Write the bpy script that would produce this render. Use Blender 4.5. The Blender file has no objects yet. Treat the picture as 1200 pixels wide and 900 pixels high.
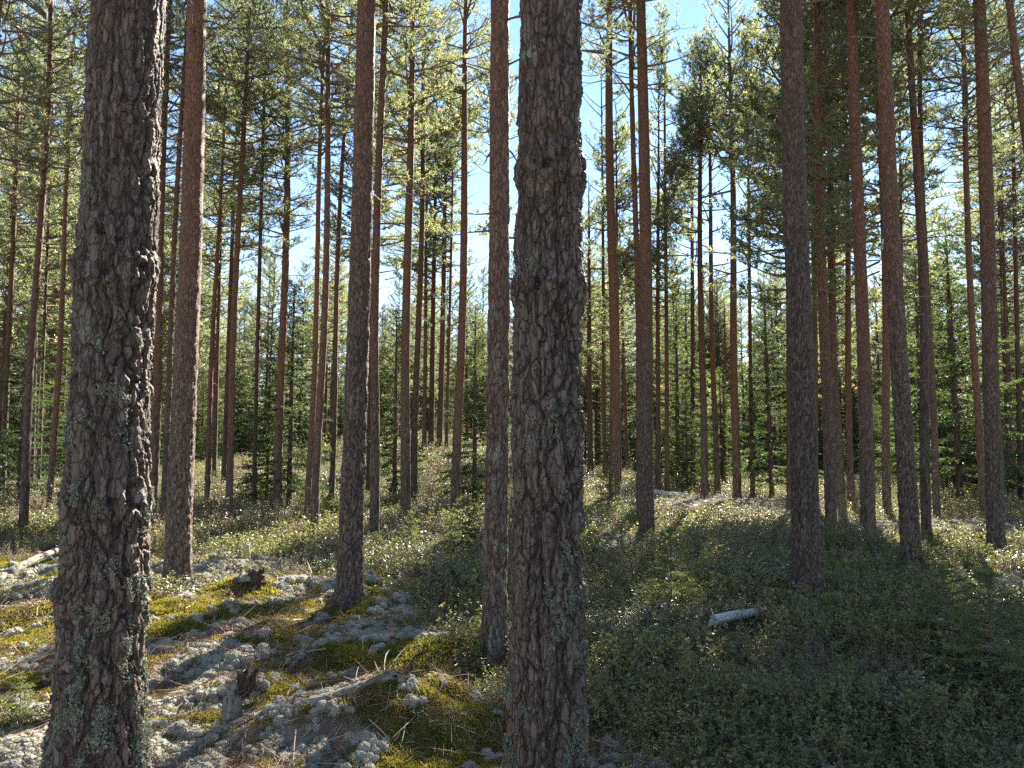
import bpy, math, random
import numpy as np
from mathutils import Vector, Matrix, Euler

# ------------------------------------------------------------------ camera, sky, sun, exposure
scene = bpy.context.scene
COL = scene.collection
R = math.radians
PITCH = R(5.2); EYE = 1.60; FPX = 906.0            # focal length in photo pixels (1200 wide)
SUN_AZ, SUN_EL = R(22), R(36)                      # azimuth to the right of the view direction

cam_d = bpy.data.cameras.new('camera'); cam = bpy.data.objects.new('camera', cam_d); COL.objects.link(cam)
cam_d.sensor_fit = 'HORIZONTAL'; cam_d.sensor_width = 36.0; cam_d.lens = 36.0 * FPX / 1200.0
cam_d.clip_start = 0.05; cam_d.clip_end = 2000
cam.location = (0, 0, EYE); cam.rotation_euler = (R(90) + PITCH, 0, 0)
scene.camera = cam

world = bpy.data.worlds.new('World'); scene.world = world; world.use_nodes = True
wn = world.node_tree; wn.nodes.clear()
sky = wn.nodes.new('ShaderNodeTexSky'); sky.sky_type = 'NISHITA'; sky.sun_disc = False
sky.sun_elevation = SUN_EL; sky.sun_rotation = SUN_AZ; sky.altitude = 150
sky.air_density = 1.0; sky.dust_density = 0.0; sky.ozone_density = 3.0
bg = wn.nodes.new('ShaderNodeBackground'); bg.inputs['Strength'].default_value = 0.052
wo = wn.nodes.new('ShaderNodeOutputWorld')
wn.links.new(sky.outputs[0], bg.inputs[0]); wn.links.new(bg.outputs[0], wo.inputs[0])

SUNV = np.array([math.sin(SUN_AZ) * math.cos(SUN_EL), math.cos(SUN_AZ) * math.cos(SUN_EL), math.sin(SUN_EL)])
sun_d = bpy.data.lights.new('sun', 'SUN'); sun_d.energy = 5.0; sun_d.angle = R(0.53); sun_d.color = (1.0, 0.94, 0.84)
sun = bpy.data.objects.new('sun', sun_d); COL.objects.link(sun)
sun.location = tuple(SUNV * 60)
sun.rotation_euler = Vector(SUNV.tolist()).to_track_quat('Z', 'Y').to_euler()

scene.view_settings.view_transform = 'Standard'; scene.view_settings.look = 'None'
scene.view_settings.exposure = 2.6; scene.view_settings.gamma = 1.0
scene.view_settings.use_curve_mapping = False
scene.view_settings.use_white_balance = True; scene.view_settings.white_balance_temperature = 6700; scene.view_settings.white_balance_tint = 10
cy = scene.cycles
cy.max_bounces = 4; cy.diffuse_bounces = 3; cy.glossy_bounces = 1; cy.transmission_bounces = 3
cy.caustics_reflective = False; cy.caustics_refractive = False
cy.use_denoising = False
cy.pixel_filter_type = 'BLACKMAN_HARRIS'

# ------------------------------------------------------------------ numpy noise
rng = np.random.default_rng(7)
random.seed(7)

def _hash(ix, iy, iz, seed):
    h = (ix.astype(np.uint32) * np.uint32(374761393) + iy.astype(np.uint32) * np.uint32(668265263)
         + iz.astype(np.uint32) * np.uint32(2147483647) + np.uint32((seed * 1274126177) & 0xffffffff))
    h ^= h >> np.uint32(13); h *= np.uint32(1274126177); h ^= h >> np.uint32(16); h *= np.uint32(2246822519); h ^= h >> np.uint32(15)
    return h

def _i(a): return a.astype(np.int64).astype(np.uint32)

def vnoise(p, seed=0):
    """smooth value noise in -1..1; p is (n,3)"""
    f = np.floor(p); t = p - f; t = t * t * t * (t * (t * 6 - 15) + 10)
    f = f.astype(np.int64); out = 0
    for dx in (0, 1):
        wx = t[:, 0] if dx else 1 - t[:, 0]
        for dy in (0, 1):
            wy = t[:, 1] if dy else 1 - t[:, 1]
            for dz in (0, 1):
                wz = t[:, 2] if dz else 1 - t[:, 2]
                h = _hash(_i(f[:, 0] + dx), _i(f[:, 1] + dy), _i(f[:, 2] + dz), seed)
                out = out + wx * wy * wz * (h.astype(np.float64) / 2147483648.0 - 1.0)
    return out

def fbm(p, octv=4, seed=0, gain=0.5):
    o = 0; a = 1.0; s = 1.0; n = 0
    for k in range(octv):
        o = o + a * vnoise(p * s, seed + k * 17); n += a; a *= gain; s *= 2.03
    return o / n

def worley(p, seed=0):
    """F1, F2 and a random number for the nearest cell"""
    f = np.floor(p).astype(np.int64); n = len(p)
    d1 = np.full(n, 9.0); d2 = np.full(n, 9.0); cid = np.zeros(n)
    for dx in (-1, 0, 1):
        for dy in (-1, 0, 1):
            for dz in (-1, 0, 1):
                gx, gy, gz = f[:, 0] + dx, f[:, 1] + dy, f[:, 2] + dz
                h = _hash(_i(gx), _i(gy), _i(gz), seed)
                q = np.stack([gx + (h & np.uint32(1023)) / 1023.0, gy + ((h >> np.uint32(10)) & np.uint32(1023)) / 1023.0,
                              gz + ((h >> np.uint32(20)) & np.uint32(1023)) / 1023.0], 1)
                d = ((p - q) ** 2).sum(1)
                c = d < d1
                d2 = np.where(c, d1, np.minimum(d2, d)); d1 = np.where(c, d, d1)
                cid = np.where(c, (h % np.uint32(997)) / 997.0, cid)
    return np.sqrt(d1), np.sqrt(d2), cid

def smooth(a, b, x):
    t = np.clip((x - a) / (b - a), 0, 1); return t * t * (3 - 2 * t)

def xy3(x, y, s=1.0, off=0.0):
    return np.stack([x * s + off, y * s + off * 0.7, np.full_like(x, 0.37 + off)], 1)

# ------------------------------------------------------------------ the lie of the land
CP, SP = math.cos(PITCH), math.sin(PITCH)
def pix_dir(px, py):
    a = (px - 600.0) / FPX; b = (450.0 - py) / FPX
    return np.array([a, CP - b * SP, SP + b * CP])
def to_pix(x, y, z):
    v = np.asarray(z) - EYE; dep = y * CP + v * SP; dep = np.where(dep < 0.05, 0.05, dep)
    return 600 + FPX * x / dep, 450 - FPX * (v * CP - y * SP) / dep

def land(x, y):
    """broad shape of the ground, metres"""
    z = 1.95 * np.exp(-(((x + 3.0) / 6.5) ** 2) - ((y - 36) / 8.0) ** 2)          # knoll with pines on its crest
    z = z + 0.9 * np.exp(-(((x + 12) / 9.0) ** 2) - ((y - 36) / 9.0) ** 2)
    z = z - 0.28 * np.exp(-(((x + 6.5) / 6.0) ** 2) - ((y - 16) / 6.0) ** 2)      # shallow dip
    z = z + 0.10 * smooth(0.5, 4.0, x) * smooth(3, 7, y) * (1 - smooth(12, 22, y))
    z = z - 3.0 * smooth(50, 140, y) - 0.6 * smooth(16, 45, np.abs(x))
    return z

HUM = []     # moss and lichen hummocks: x, y, rx, ry, height (filled below, positions read off the photograph)
def hummock_px(px, py, rx, ry, h):
    d = pix_dir(px, py); t = -EYE / d[2]
    HUM.append((d[0] * t, d[1] * t, rx, ry, h))
for a in [(30, 735, .55, .40, .20), (100, 690, .9, .45, .12), (210, 725, .62, .42, .17), (345, 690, .40, .25, .10), (275, 692, .30, .20, .15),
          (430, 715, .62, .35, .20), (320, 757, .28, .22, .16), (375, 775, .26, .20, .14), (300, 812, .35, .22, .12),
          (285, 850, .5, .2, .10), (560, 775, .55, .32, .16), (455, 860, .45, .3, .13), (380, 872, .6, .22, .14), (520, 850, .4, .25, .12),
          (230, 790, .5, .25, -.10), (120, 800, .5, .4, -.05), (60, 665, 1.3, .5, .12), (210, 662, 1.5, .35, .06),
          (500, 690, 1.0, .5, .14), (470, 760, .5, .3, .08), (560, 870, .35, .25, .10), (40, 880, .4, .3, .07), (390, 640, .8, .6, .12),
          (540, 640, 1.0, .7, .14), (750, 660, 1.2, .7, .10), (1150, 690, 1.2, .7, .12), (850, 700, .9, .5, .07), (900, 840, .8, .4, .06)]:
    hummock_px(*a)

def ground_z(x, y):
    x = np.atleast_1d(np.asarray(x, float)); y = np.atleast_1d(np.asarray(y, float))
    z = land(x, y)
    for hx, hy, rx, ry, h in HUM:
        q = ((x - hx) / rx) ** 2 + ((y - hy) / ry) ** 2
        z = z + h * np.exp(-q)
    z = z + 0.13 * fbm(xy3(x, y, 0.42), 3, 3) + 0.055 * fbm(xy3(x, y, 1.7, 5.1), 2, 9)
    left = 1 - shrub_edge(x, y)
    bump = vnoise(xy3(x, y, 3.3, 2.2), 21)
    z = z + left * 0.05 * np.abs(bump) + 0.02 * vnoise(xy3(x, y, 6.5, 1.2), 33)
    return z

def shrub_edge(x, y):
    xb = np.interp(y, [0, 3.6, 6.0, 8.5, 11.0, 13.5, 15.5, 18], [0.55, 0.45, 0.25, -0.9, -2.0, -4.0, -12, -40])
    n = 0.9 * fbm(xy3(x, y, 0.9, 7.7), 3, 41)
    return smooth(-0.35, 0.35, x - xb + n)

MOSS = []
for a in [(30, 745, .6, .5), (215, 728, .65, .4), (272, 695, .35, .2), (320, 757, .3, .2), (330, 842, .45, .15), (560, 778, .55, .25), (480, 800, .4, .12),
          (345, 715, .6, .15), (485, 682, .6, .2), (190, 700, .5, .15), (300, 800, .5, .12), (60, 800, .5, .25), (390, 765, .3, .12),
          (300, 640, 1.0, .4), (430, 830, .4, .12), (110, 745, .6, .3), (250, 845, .3, .1), (530, 880, .3, .12)]:
    d = pix_dir(a[0], a[1]); t = -EYE / d[2]; MOSS.append((d[0] * t, d[1] * t, a[2], a[3]))

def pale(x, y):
    """pale heath and lichen laid over the sunlit patches; their brightness put into the colour"""
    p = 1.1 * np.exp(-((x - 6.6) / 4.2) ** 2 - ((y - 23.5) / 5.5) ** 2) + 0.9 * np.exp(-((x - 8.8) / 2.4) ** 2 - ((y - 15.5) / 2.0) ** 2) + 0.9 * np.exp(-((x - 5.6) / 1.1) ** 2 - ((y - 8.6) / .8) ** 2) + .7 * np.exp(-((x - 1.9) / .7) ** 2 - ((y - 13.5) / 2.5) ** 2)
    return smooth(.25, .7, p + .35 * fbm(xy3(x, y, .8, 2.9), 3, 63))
def masks(x, y):
    s = shrub_edge(x, y)
    m = 0.60 * fbm(xy3(x, y, 1.15, 3.3), 3, 57) + 0.26 * fbm(xy3(x, y, 7.0, 9.3), 3, 59) + 0.03
    for mx, my, rx, ry in MOSS:
        m = m + 0.75 * np.exp(-((x - mx) / rx) ** 2 - ((y - my) / ry) ** 2)
    moss = smooth(0.0, 0.24, m)
    lit = smooth(0.02, 0.26, fbm(xy3(x, y, 1.6, 8.8), 3, 77))              # bare litter
    lichen = (1 - moss) * (1 - 0.9 * lit)
    return s, moss, lichen, lit

def px_ground(px, py):
    """point of the ground seen at a photo pixel"""
    d = pix_dir(px, py)
    ts = np.linspace(1.5, 120, 6000)
    x, y, z = d[0] * ts, d[1] * ts, EYE + d[2] * ts
    k = np.argmax(z < ground_z(x, y))
    return float(x[k]), float(y[k]), float(z[k])

# ------------------------------------------------------------------ mesh + material helpers
def make_mesh(name, verts, faces, mats, fmat=None, attrs=None, smooth_shade=False):
    """faces: (n,3) or (n,4) int array"""
    me = bpy.data.meshes.new(name)
    verts = np.asarray(verts, np.float32); faces = np.asarray(faces, np.int32)
    me.vertices.add(len(verts)); me.vertices.foreach_set('co', verts.ravel())
    k = faces.shape[1]
    me.loops.add(faces.size); me.loops.foreach_set('vertex_index', faces.ravel())
    me.polygons.add(len(faces)); me.polygons.foreach_set('loop_start', np.arange(0, faces.size, k, dtype=np.int32))
    if fmat is not None: me.polygons.foreach_set('material_index', np.asarray(fmat, np.int32))
    me.polygons.foreach_set('use_smooth', np.full(len(faces), smooth_shade))
    for an, av in (attrs or {}).items():
        a = me.attributes.new(an, 'FLOAT', 'POINT'); a.data.foreach_set('value', np.asarray(av, np.float32))
    me.update(calc_edges=True)
    for m in mats: me.materials.append(m)
    return me

def obj(name, me, parent=None, loc=None, col=COL):
    o = bpy.data.objects.new(name, me); (col or COL).objects.link(o)
    if parent is not None: o.parent = parent
    if loc is not None: o.location = loc
    return o

def thing(name, label, cat, loc, rot=(0, 0, 0), sc=1.0, group=None):
    o = bpy.data.objects.new(name, None); COL.objects.link(o); o.empty_display_size = 0.2
    o.location = loc; o.rotation_euler = rot; o.scale = (sc, sc, sc)
    o['label'] = label; o['category'] = cat
    if group: o['group'] = group
    return o

def tag(o, label, cat, group=None):
    o['label'] = label; o['category'] = cat
    if group: o['group'] = group
    return o

class Nodes:
    def __init__(s, name):
        s.m = bpy.data.materials.new(name); s.m.use_nodes = True; s.t = s.m.node_tree; s.t.nodes.clear()
    def n(s, typ, **kw):
        nd = s.t.nodes.new(typ)
        for k, v in kw.items():
            if k.startswith('_'): setattr(nd, k[1:], v)
            else:
                key = int(k[1:]) if k[0] == 'i' and k[1:].isdigit() else k.replace('__', ' ')
                inp = nd.inputs[key]
                if hasattr(v, 'is_output'): s.t.links.new(v, inp)
                else: inp.default_value = v
        return nd
    def attr(s, a): return s.n('ShaderNodeAttribute', _attribute_name=a).outputs['Fac']
    def noise(s, vec, scale, detail=4, rough=0.6):
        nd = s.n('ShaderNodeTexNoise', Scale=scale, Detail=detail, Roughness=rough)
        if vec is not None: s.t.links.new(vec, nd.inputs['Vector'])
        return nd.outputs['Fac']
    def ramp(s, fac, stops):
        nd = s.n('ShaderNodeValToRGB', Fac=fac); e = nd.color_ramp.elements
        while len(e) < len(stops): e.new(0.5)
        for el, (p, c) in zip(e, stops):
            el.position = p; el.color = (c[0], c[1], c[2], 1) if not isinstance(c, (int, float)) else (c, c, c, 1)
        return nd.outputs['Color']
    def mix(s, fac, a, b, blend='MIX'):
        nd = s.n('ShaderNodeMix', _data_type='RGBA', _blend_type=blend)
        for i, v in ((0, fac), (6, a), (7, b)):
            if hasattr(v, 'is_output'): s.t.links.new(v, nd.inputs[i])
            else: nd.inputs[i].default_value = v if i == 0 else (v[0], v[1], v[2], 1)
        return nd.outputs[2]
    def math(s, op, a, b=0.0, clamp=False):
        nd = s.n('ShaderNodeMath', _operation=op, _use_clamp=clamp)
        for i, v in ((0, a), (1, b)):
            if hasattr(v, 'is_output'): s.t.links.new(v, nd.inputs[i])
            else: nd.inputs[i].default_value = v
        return nd.outputs[0]
    def coord(s, which='Object'): return s.n('ShaderNodeTexCoord').outputs[which]
    def objrand(s): return s.n('ShaderNodeObjectInfo').outputs['Random']
    def bump(s, h, strength=0.5, dist=0.01):
        return s.n('ShaderNodeBump', Strength=strength, Distance=dist, Height=h).outputs['Normal']
    def out(s, surf):
        o = s.n('ShaderNodeOutputMaterial'); s.t.links.new(surf, o.inputs['Surface']); return s.m
    def principled(s, col, rough=0.85, normal=None, spec=0.25):
        p = s.n('ShaderNodeBsdfPrincipled', Roughness=rough)
        p.inputs['Specular IOR Level'].default_value = spec
        if hasattr(col, 'is_output'): s.t.links.new(col, p.inputs['Base Color'])
        else: p.inputs['Base Color'].default_value = (*col, 1)
        if normal is not None: s.t.links.new(normal, p.inputs['Normal'])
        return p.outputs[0]
    def leaf(s, col, tcol, trans=0.45, gloss=0.06, rough=0.45):
        d = s.n('ShaderNodeBsdfDiffuse'); t = s.n('ShaderNodeBsdfTranslucent'); g = s.n('ShaderNodeBsdfGlossy', Roughness=rough)
        for nd, c in ((d, col), (t, tcol)):
            if hasattr(c, 'is_output'): s.t.links.new(c, nd.inputs['Color'])
            else: nd.inputs['Color'].default_value = (*c, 1)
        g.inputs['Color'].default_value = (1, 1, 1, 1)
        m1 = s.n('ShaderNodeMixShader', i0=trans, i1=d.outputs[0], i2=t.outputs[0])
        fr = s.n('ShaderNodeFresnel', IOR=1.4)
        f2 = s.math('MINIMUM', s.math('MULTIPLY', fr.outputs[0], gloss * 8, True), gloss * 1.5)
        m2 = s.n('ShaderNodeMixShader', i0=f2, i1=m1.outputs[0], i2=g.outputs[0])
        return m2.outputs[0]

def scaled(N, c, k):
    return N.mix(1.0, c, (k, k, k) if isinstance(k, (int, float)) else k, 'MULTIPLY')

# ---- bark: grey plates low down, orange flaky bark higher up, crusty lichen near the ground
def mat_bark(name, lo=2.5, hi=8.5, grey=1.0, wet=0.0):
    N = Nodes(name); co = N.coord('Object')
    sep = N.n('ShaderNodeSeparateXYZ', i0=co)
    z = sep.outputs['Z']
    st = N.n('ShaderNodeMapping', Vector=co); st.inputs['Scale'].default_value = (1, 1, 0.3)
    n1 = N.noise(st.outputs[0], 14, 5, 0.65); n2 = N.noise(co, 70, 4, 0.7); n3 = N.noise(st.outputs[0], 4, 3)
    dw = N.n('ShaderNodeTexNoise', Vector=st.outputs[0], Scale=22, Detail=2).outputs['Color']
    dv = N.n('ShaderNodeVectorMath', _operation='MULTIPLY_ADD', i0=dw, i1=(.05, .05, .05), i2=st.outputs[0]).outputs[0]
    ve = N.n('ShaderNodeTexVoronoi', _feature='DISTANCE_TO_EDGE', Vector=dv, Scale=38).outputs['Distance']
    vc = N.n('ShaderNodeTexVoronoi', Vector=dv, Scale=38).outputs['Color']
    crack = N.ramp(ve, [(0.0, 0), (0.10, 1)]); cellv = N.n('ShaderNodeSeparateColor', i0=vc).outputs[0]
    plate = N.mix(N.ramp(n1, [(0.35, 0), (0.65, 1)]), (0.195 * grey, 0.132 * grey, 0.100 * grey), (0.160 * grey, 0.086 * grey, 0.060 * grey))
    plate = N.mix(N.ramp(n2, [(0.3, 0), (0.75, 1)]), plate, (0.23 * grey, 0.18 * grey, 0.15 * grey))
    inner = N.mix(n3, (0.048, 0.030, 0.023), (0.078, 0.045, 0.032))
    fur = N.attr('furrow')
    low = N.mix(fur, plate, inner)
    red = N.attr('flake')
    low = N.mix(N.math('MULTIPLY', red, 0.6), low, (0.145, 0.078, 0.056))
    up = N.mix(N.ramp(n1, [(0.3, 0), (0.7, 1)]), (0.215, 0.090, 0.052), (0.140, 0.063, 0.044))
    up = N.mix(N.ramp(n2, [(0.45, 0), (0.75, 1)]), up, (0.26, 0.135, 0.08))
    zz = N.math('ADD', z, N.math('MULTIPLY', N.math('SUBTRACT', n3, 0.5), 3.0))
    zz = N.math('ADD', zz, N.math('MULTIPLY', N.math('SUBTRACT', N.objrand(), 0.5), 3.0))
    fac = N.n('ShaderNodeMapRange', _interpolation_type='SMOOTHSTEP', i0=zz, i1=lo, i2=hi).outputs[0]
    col = N.mix(fac, low, up)
    lc = N.mix(n2, (0.16, 0.16, 0.12), (0.26, 0.26, 0.195))
    col = N.mix(N.attr('lichen'), col, lc)
    cv = N.n('ShaderNodeMapRange', i0=cellv, i1=0, i2=1, i3=0.72, i4=1.25).outputs[0]
    col = N.mix(1.0, col, N.n('ShaderNodeCombineColor', i0=cv, i1=cv, i2=cv).outputs[0], 'MULTIPLY')
    col = N.mix(N.math('MULTIPLY', N.math('SUBTRACT', 1.0, crack), 0.55), col, (0.05, 0.034, 0.027))
    v = N.n('ShaderNodeMapRange', i0=N.objrand(), i1=0, i2=1, i3=0.78, i4=1.18).outputs[0]
    hsv = N.n('ShaderNodeHueSaturation', Color=col, Value=v)
    hh = N.math('ADD', N.math('ADD', n1, N.math('MULTIPLY', n2, 0.8)), N.math('MULTIPLY', crack, N.math('ADD', 0.5, N.math('MULTIPLY', cellv, 0.6))))
    nrm = N.bump(hh, 1.0, 0.014)
    return N.out(N.principled(hsv.outputs[0], 0.68, nrm, 0.35))

def mat_needles(name, cols, tr, trans=0.5, gloss=0.05):
    """tint 0..1 picks along the colour list; tr scales the light that passes through"""
    N = Nodes(name); t = N.attr('tint')
    r = N.objrand()
    t2 = N.math('ADD', t, N.math('MULTIPLY', N.math('SUBTRACT', r, 0.5), 0.22), True)
    k = len(cols) - 1
    c = N.ramp(t2, [(i / k, cc) for i, cc in enumerate(cols)])
    return N.out(N.leaf(c, scaled(N, c, tr), trans, gloss))

M_BARK = mat_bark('pine bark', 1.2, 7.0, 0.9)
M_BARK_MID = mat_bark('pine bark of younger trunks', 0.6, 5.0, 0.9)
M_SPRUCE_BARK = mat_bark('spruce bark', 40, 60, 0.8)
N = Nodes('dead twig bark'); n = N.noise(N.coord(), 30); M_TWIG = N.out(N.principled(N.mix(n, (0.13, 0.085, 0.065), (0.24, 0.19, 0.16)), 0.9))
M_NEEDLE = mat_needles('pine needles', [(0.062, 0.082, 0.056), (0.096, 0.118, 0.074), (0.140, 0.160, 0.092), (0.20, 0.205, 0.10), (0.28, 0.18, 0.09)], (2.5, 2.4, 1.7), 0.54, 0.03)
M_SPRUCE = mat_needles('spruce needles', [(0.022, 0.038, 0.022), (0.040, 0.062, 0.032), (0.072, 0.100, 0.044), (0.13, 0.165, 0.06)], (2.0, 2.0, 1.1), 0.4, 0.02)
M_SAPLING = mat_needles('young spruce needles', [(0.085, 0.105, 0.052), (0.155, 0.175, 0.075), (0.225, 0.245, 0.10)], (1.4, 1.4, 0.9), 0.4, .02)

# ------------------------------------------------------------------ trunks
def trunk_mesh(name, mat, H, r, nseg, zs, flare=0.35, plate=0.055, depth=0.014, seed=0, knots=(), lichen=0.0, sway=0.0, fine=True):
    """tapered trunk with bark plates and furrows cut into the surface; zs are the ring heights"""
    zs = np.asarray(zs, float); th = np.arange(nseg) * 2 * np.pi / nseg
    Z, T = np.meshgrid(zs, th, indexing='ij'); Zf, Tf = Z.ravel(), T.ravel()
    prof = np.interp(Zf / H, [-.1, 0, 0.08, 0.25, 0.5, 0.75, 0.92, 1.0], [1.1, 1.08, 1.0, 0.91, 0.76, 0.52, 0.22, 0.03])
    lobes = 1 + 0.35 * np.cos(Tf * 3 + seed) + 0.25 * np.cos(Tf * 5 + seed * 2.1)
    rad = r * prof + r * flare * np.exp(-np.maximum(Zf, -0.1) / 0.16) * (0.5 + 0.5 * lobes) + r * 0.8 * np.exp(-np.maximum(Zf + .02, -0.1) / 0.07) * np.clip(np.cos(Tf * 4 + seed * 1.3), 0, 1) ** 3
    ox = sway * (np.sin(Zf * 0.42 + seed) - math.sin(seed)) * np.clip(Zf / 4, 0, 1)
    oy = sway * (np.cos(Zf * 0.36 + seed * 1.7) - math.cos(seed * 1.7)) * np.clip(Zf / 4, 0, 1)
    ct, sn = np.cos(Tf), np.sin(Tf)
    p = np.stack([rad * ct, rad * sn, Zf], 1)
    furrow = np.zeros(len(p)); flake = np.zeros(len(p)); lich = np.zeros(len(p)); disp = np.zeros(len(p))
    rr = np.maximum(rad, 0.01)
    fade = 1 - 0.78 * smooth(0.6, 5.5, Zf)                       # thinner bark higher up
    if fine:
        base = np.stack([r * 1.05 * ct, r * 1.05 * sn, Zf], 1)
        warp = 0.030 * np.stack([fbm(base * 9, 2, seed + 1), fbm(base * 9, 2, seed + 2), 3.0 * fbm(base * 7, 2, seed + 3)], 1)
        q = (base + warp) / plate; q[:, 2] *= 0.17
        f1, f2, cid = worley(q + 31.7, seed)
        edge = f2 - f1
        ridge = np.abs(fbm((base + warp) * np.array([1, 1, .16]) / (plate * 0.9), 2, seed + 30))
        edge = np.minimum(edge, 0.02 + 1.7 * ridge)
        furrow = 1 - smooth(0.01, 0.13, edge)
        q2 = (base + warp * 1.4) / (plate * 0.45); q2[:, 2] *= 0.75
        g1, g2, cid2 = worley(q2 + 11.3, seed + 5)
        flk = smooth(0.0, 0.14, g2 - g1)
        disp = fade * depth * ((0.75 + 0.55 * cid) * smooth(0.0, 0.26, edge) ** 0.8 - 0.7)
        disp += fade * depth * 0.30 * (flk * (0.2 + 1.2 * cid2) - 0.6)
        disp += (0.0055 if nseg > 100 else 0.0035) * fbm(base * 55, 3, seed + 8, 0.7) + 0.006 * fbm(base * 5, 2, seed + 4)
        flake = smooth(0.62, 0.8, cid2) * (1 - furrow) * smooth(-0.3, 0.3, fbm(base * 5, 2, seed + 12))
        if lichen > 0:
            l = fbm(base * np.array([11, 11, 7.0]), 4, seed + 15, 0.65) + 0.28 * np.exp(-Zf / 1.3) + lichen - 0.45 - 0.15 * smooth(1.6, 4, Zf)
            lich = smooth(0.10, 0.26, l) * (1 - 0.7 * furrow)
            disp += lich * 0.004 * (1 + fbm(base * 60, 2, seed + 19))
    for (kt, kz, kr, kh) in knots:
        if kt is None:                                            # swollen ring where a whorl of branches has grown over
            disp += kh * np.exp(-((Zf - kz + .03 * np.sin(Tf * 2 + seed)) / kr) ** 2) * (1 + .7 * fbm(p * 14, 2, seed + 60)); continue                                # branch scars: a raised collar round a sunken, dark eye
        dt = np.angle(np.exp(1j * (Tf - kt))) * r; dz = (Zf - kz)
        dd = np.sqrt(dt ** 2 + (dz * 0.9) ** 2)
        wob = 1 + 0.35 * fbm(p * 40, 2, seed + 50)
        disp += 0.75 * kh * np.exp(-(dd * wob / (kr * 1.25)) ** 2) - 1.15 * kh * np.exp(-(dd * wob / (kr * 0.42)) ** 2)
        furrow = np.maximum(furrow, 0.8 * np.exp(-(dd / (kr * 0.5)) ** 2))
    rad2 = rad + disp * np.clip(rad / (r * 0.6), 0, 1)
    v = np.stack([rad2 * ct + ox, rad2 * sn + oy, Zf], 1)
    nz = len(zs)
    i = np.arange(nz - 1)[:, None] * nseg; j = np.arange(nseg)[None, :]; j2 = (j + 1) % nseg
    f = np.stack([i + j, i + j2, i + nseg + j2, i + nseg + j], -1).reshape(-1, 4)
    return make_mesh(name, v, f, [mat], None, {'furrow': furrow, 'flake': flake, 'lichen': lich}, True)

def ring_heights(H, dz0, z1, grow=1.12, start=-0.25):
    zs = list(np.arange(start, z1, dz0)); d = dz0
    while zs[-1] + d < H:
        d = min(d * grow, 0.5); zs.append(zs[-1] + d)
    zs[-1] = H; return np.array(zs)

# ------------------------------------------------------------------ tubes and needles
class Bits:
    """collects branch tubes and needle triangles into one triangle mesh"""
    def __init__(s): s.v = []; s.f = []; s.m = []; s.t = []; s.n = 0; s.u = []; s.l = []; s.unit = 0; s.limb = 0
    def tube(s, pts, radii, mat=0, sides=4, tint=0.5, cap=True):
        pts = np.asarray(pts, float); k = len(pts)
        tan = np.gradient(pts, axis=0); tan /= np.linalg.norm(tan, axis=1)[:, None] + 1e-9
        ref = np.array([0, 0, 1.0]) if abs(tan[0, 2]) < 0.9 else np.array([1.0, 0, 0])
        a = np.cross(tan, ref); a /= np.linalg.norm(a, axis=1)[:, None] + 1e-9; b = np.cross(tan, a)
        th = np.arange(sides) * 2 * np.pi / sides
        v = (pts[:, None, :] + np.asarray(radii)[:, None, None] * (np.cos(th)[None, :, None] * a[:, None, :] + np.sin(th)[None, :, None] * b[:, None, :])).reshape(-1, 3)
        i = np.arange(k - 1)[:, None] * sides; j = np.arange(sides)[None, :]; j2 = (j + 1) % sides
        q = np.stack([i + j, i + j2, i + sides + j2, i + sides + j], -1).reshape(-1, 4)
        if not cap:
            f = np.concatenate([q[:, [0, 1, 2]], q[:, [0, 2, 3]]]) + s.n
            s.add(v, f, mat, np.full(len(v), tint)); return
        caps = [[0, x + 1, x] for x in range(1, sides - 1)] + [[(k - 1) * sides, (k - 1) * sides + x, (k - 1) * sides + x + 1] for x in range(1, sides - 1)]
        f = np.concatenate([q[:, [0, 1, 2]], q[:, [0, 2, 3]], np.array(caps)]) + s.n
        s.add(v, f, mat, np.full(len(v), tint))
    def add(s, v, f, mat, tint, unit=None, limb=None):
        s.u.append(np.full(len(f), s.unit) if unit is None else unit); s.l.append(np.full(len(f), s.limb) if limb is None else limb)
        s.v.append(v); s.f.append(f); s.m.append(np.full(len(f), mat)); s.t.append(tint); s.n += len(v)
    def needles(s, pos, dr, length, ndl, width, k, spread, tint, g, mat=1, flat=0.0, unit=None, limb=None):
        """k thin triangles round each shoot (pos, dr: (n,3); length of shoot, needle length)"""
        n = len(pos)
        if n == 0: return
        P = np.repeat(pos, k, 0); D = np.repeat(dr, k, 0)
        u = g.random((n * k, 1)) * np.repeat(np.broadcast_to(length, (n,)), k)[:, None]
        rnd = g.normal(size=(n * k, 3)); rnd[:, 2] *= (1 - flat); rnd /= np.linalg.norm(rnd, axis=1)[:, None]
        nd = D * (1 - spread) + rnd * spread; nd /= np.linalg.norm(nd, axis=1)[:, None] + 1e-9
        b = P + D * u
        L = (ndl * (0.75 + 0.5 * g.random((n * k, 1)))) * np.repeat(np.broadcast_to(1.0, (n,)), k)[:, None]
        side = np.cross(nd, g.normal(size=(n * k, 3))); side /= np.linalg.norm(side, axis=1)[:, None] + 1e-9
        v = np.stack([b - side * width / 2, b + side * width / 2, b + nd * L], 1).reshape(-1, 3)
        f = np.arange(n * k * 3).reshape(-1, 3) + s.n
        tt = np.repeat(np.clip(np.repeat(tint, k) + g.normal(0, 0.06, n * k), 0, 1), 3)
        s.add(v, f, mat, tt, None if unit is None else np.repeat(unit, k), None if limb is None else np.repeat(limb, k))
    def data(s):
        s.units = np.concatenate(s.u); s.limbs = np.concatenate(s.l)
        return np.concatenate(s.v), np.concatenate(s.f), np.concatenate(s.m), np.concatenate(s.t)

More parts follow.
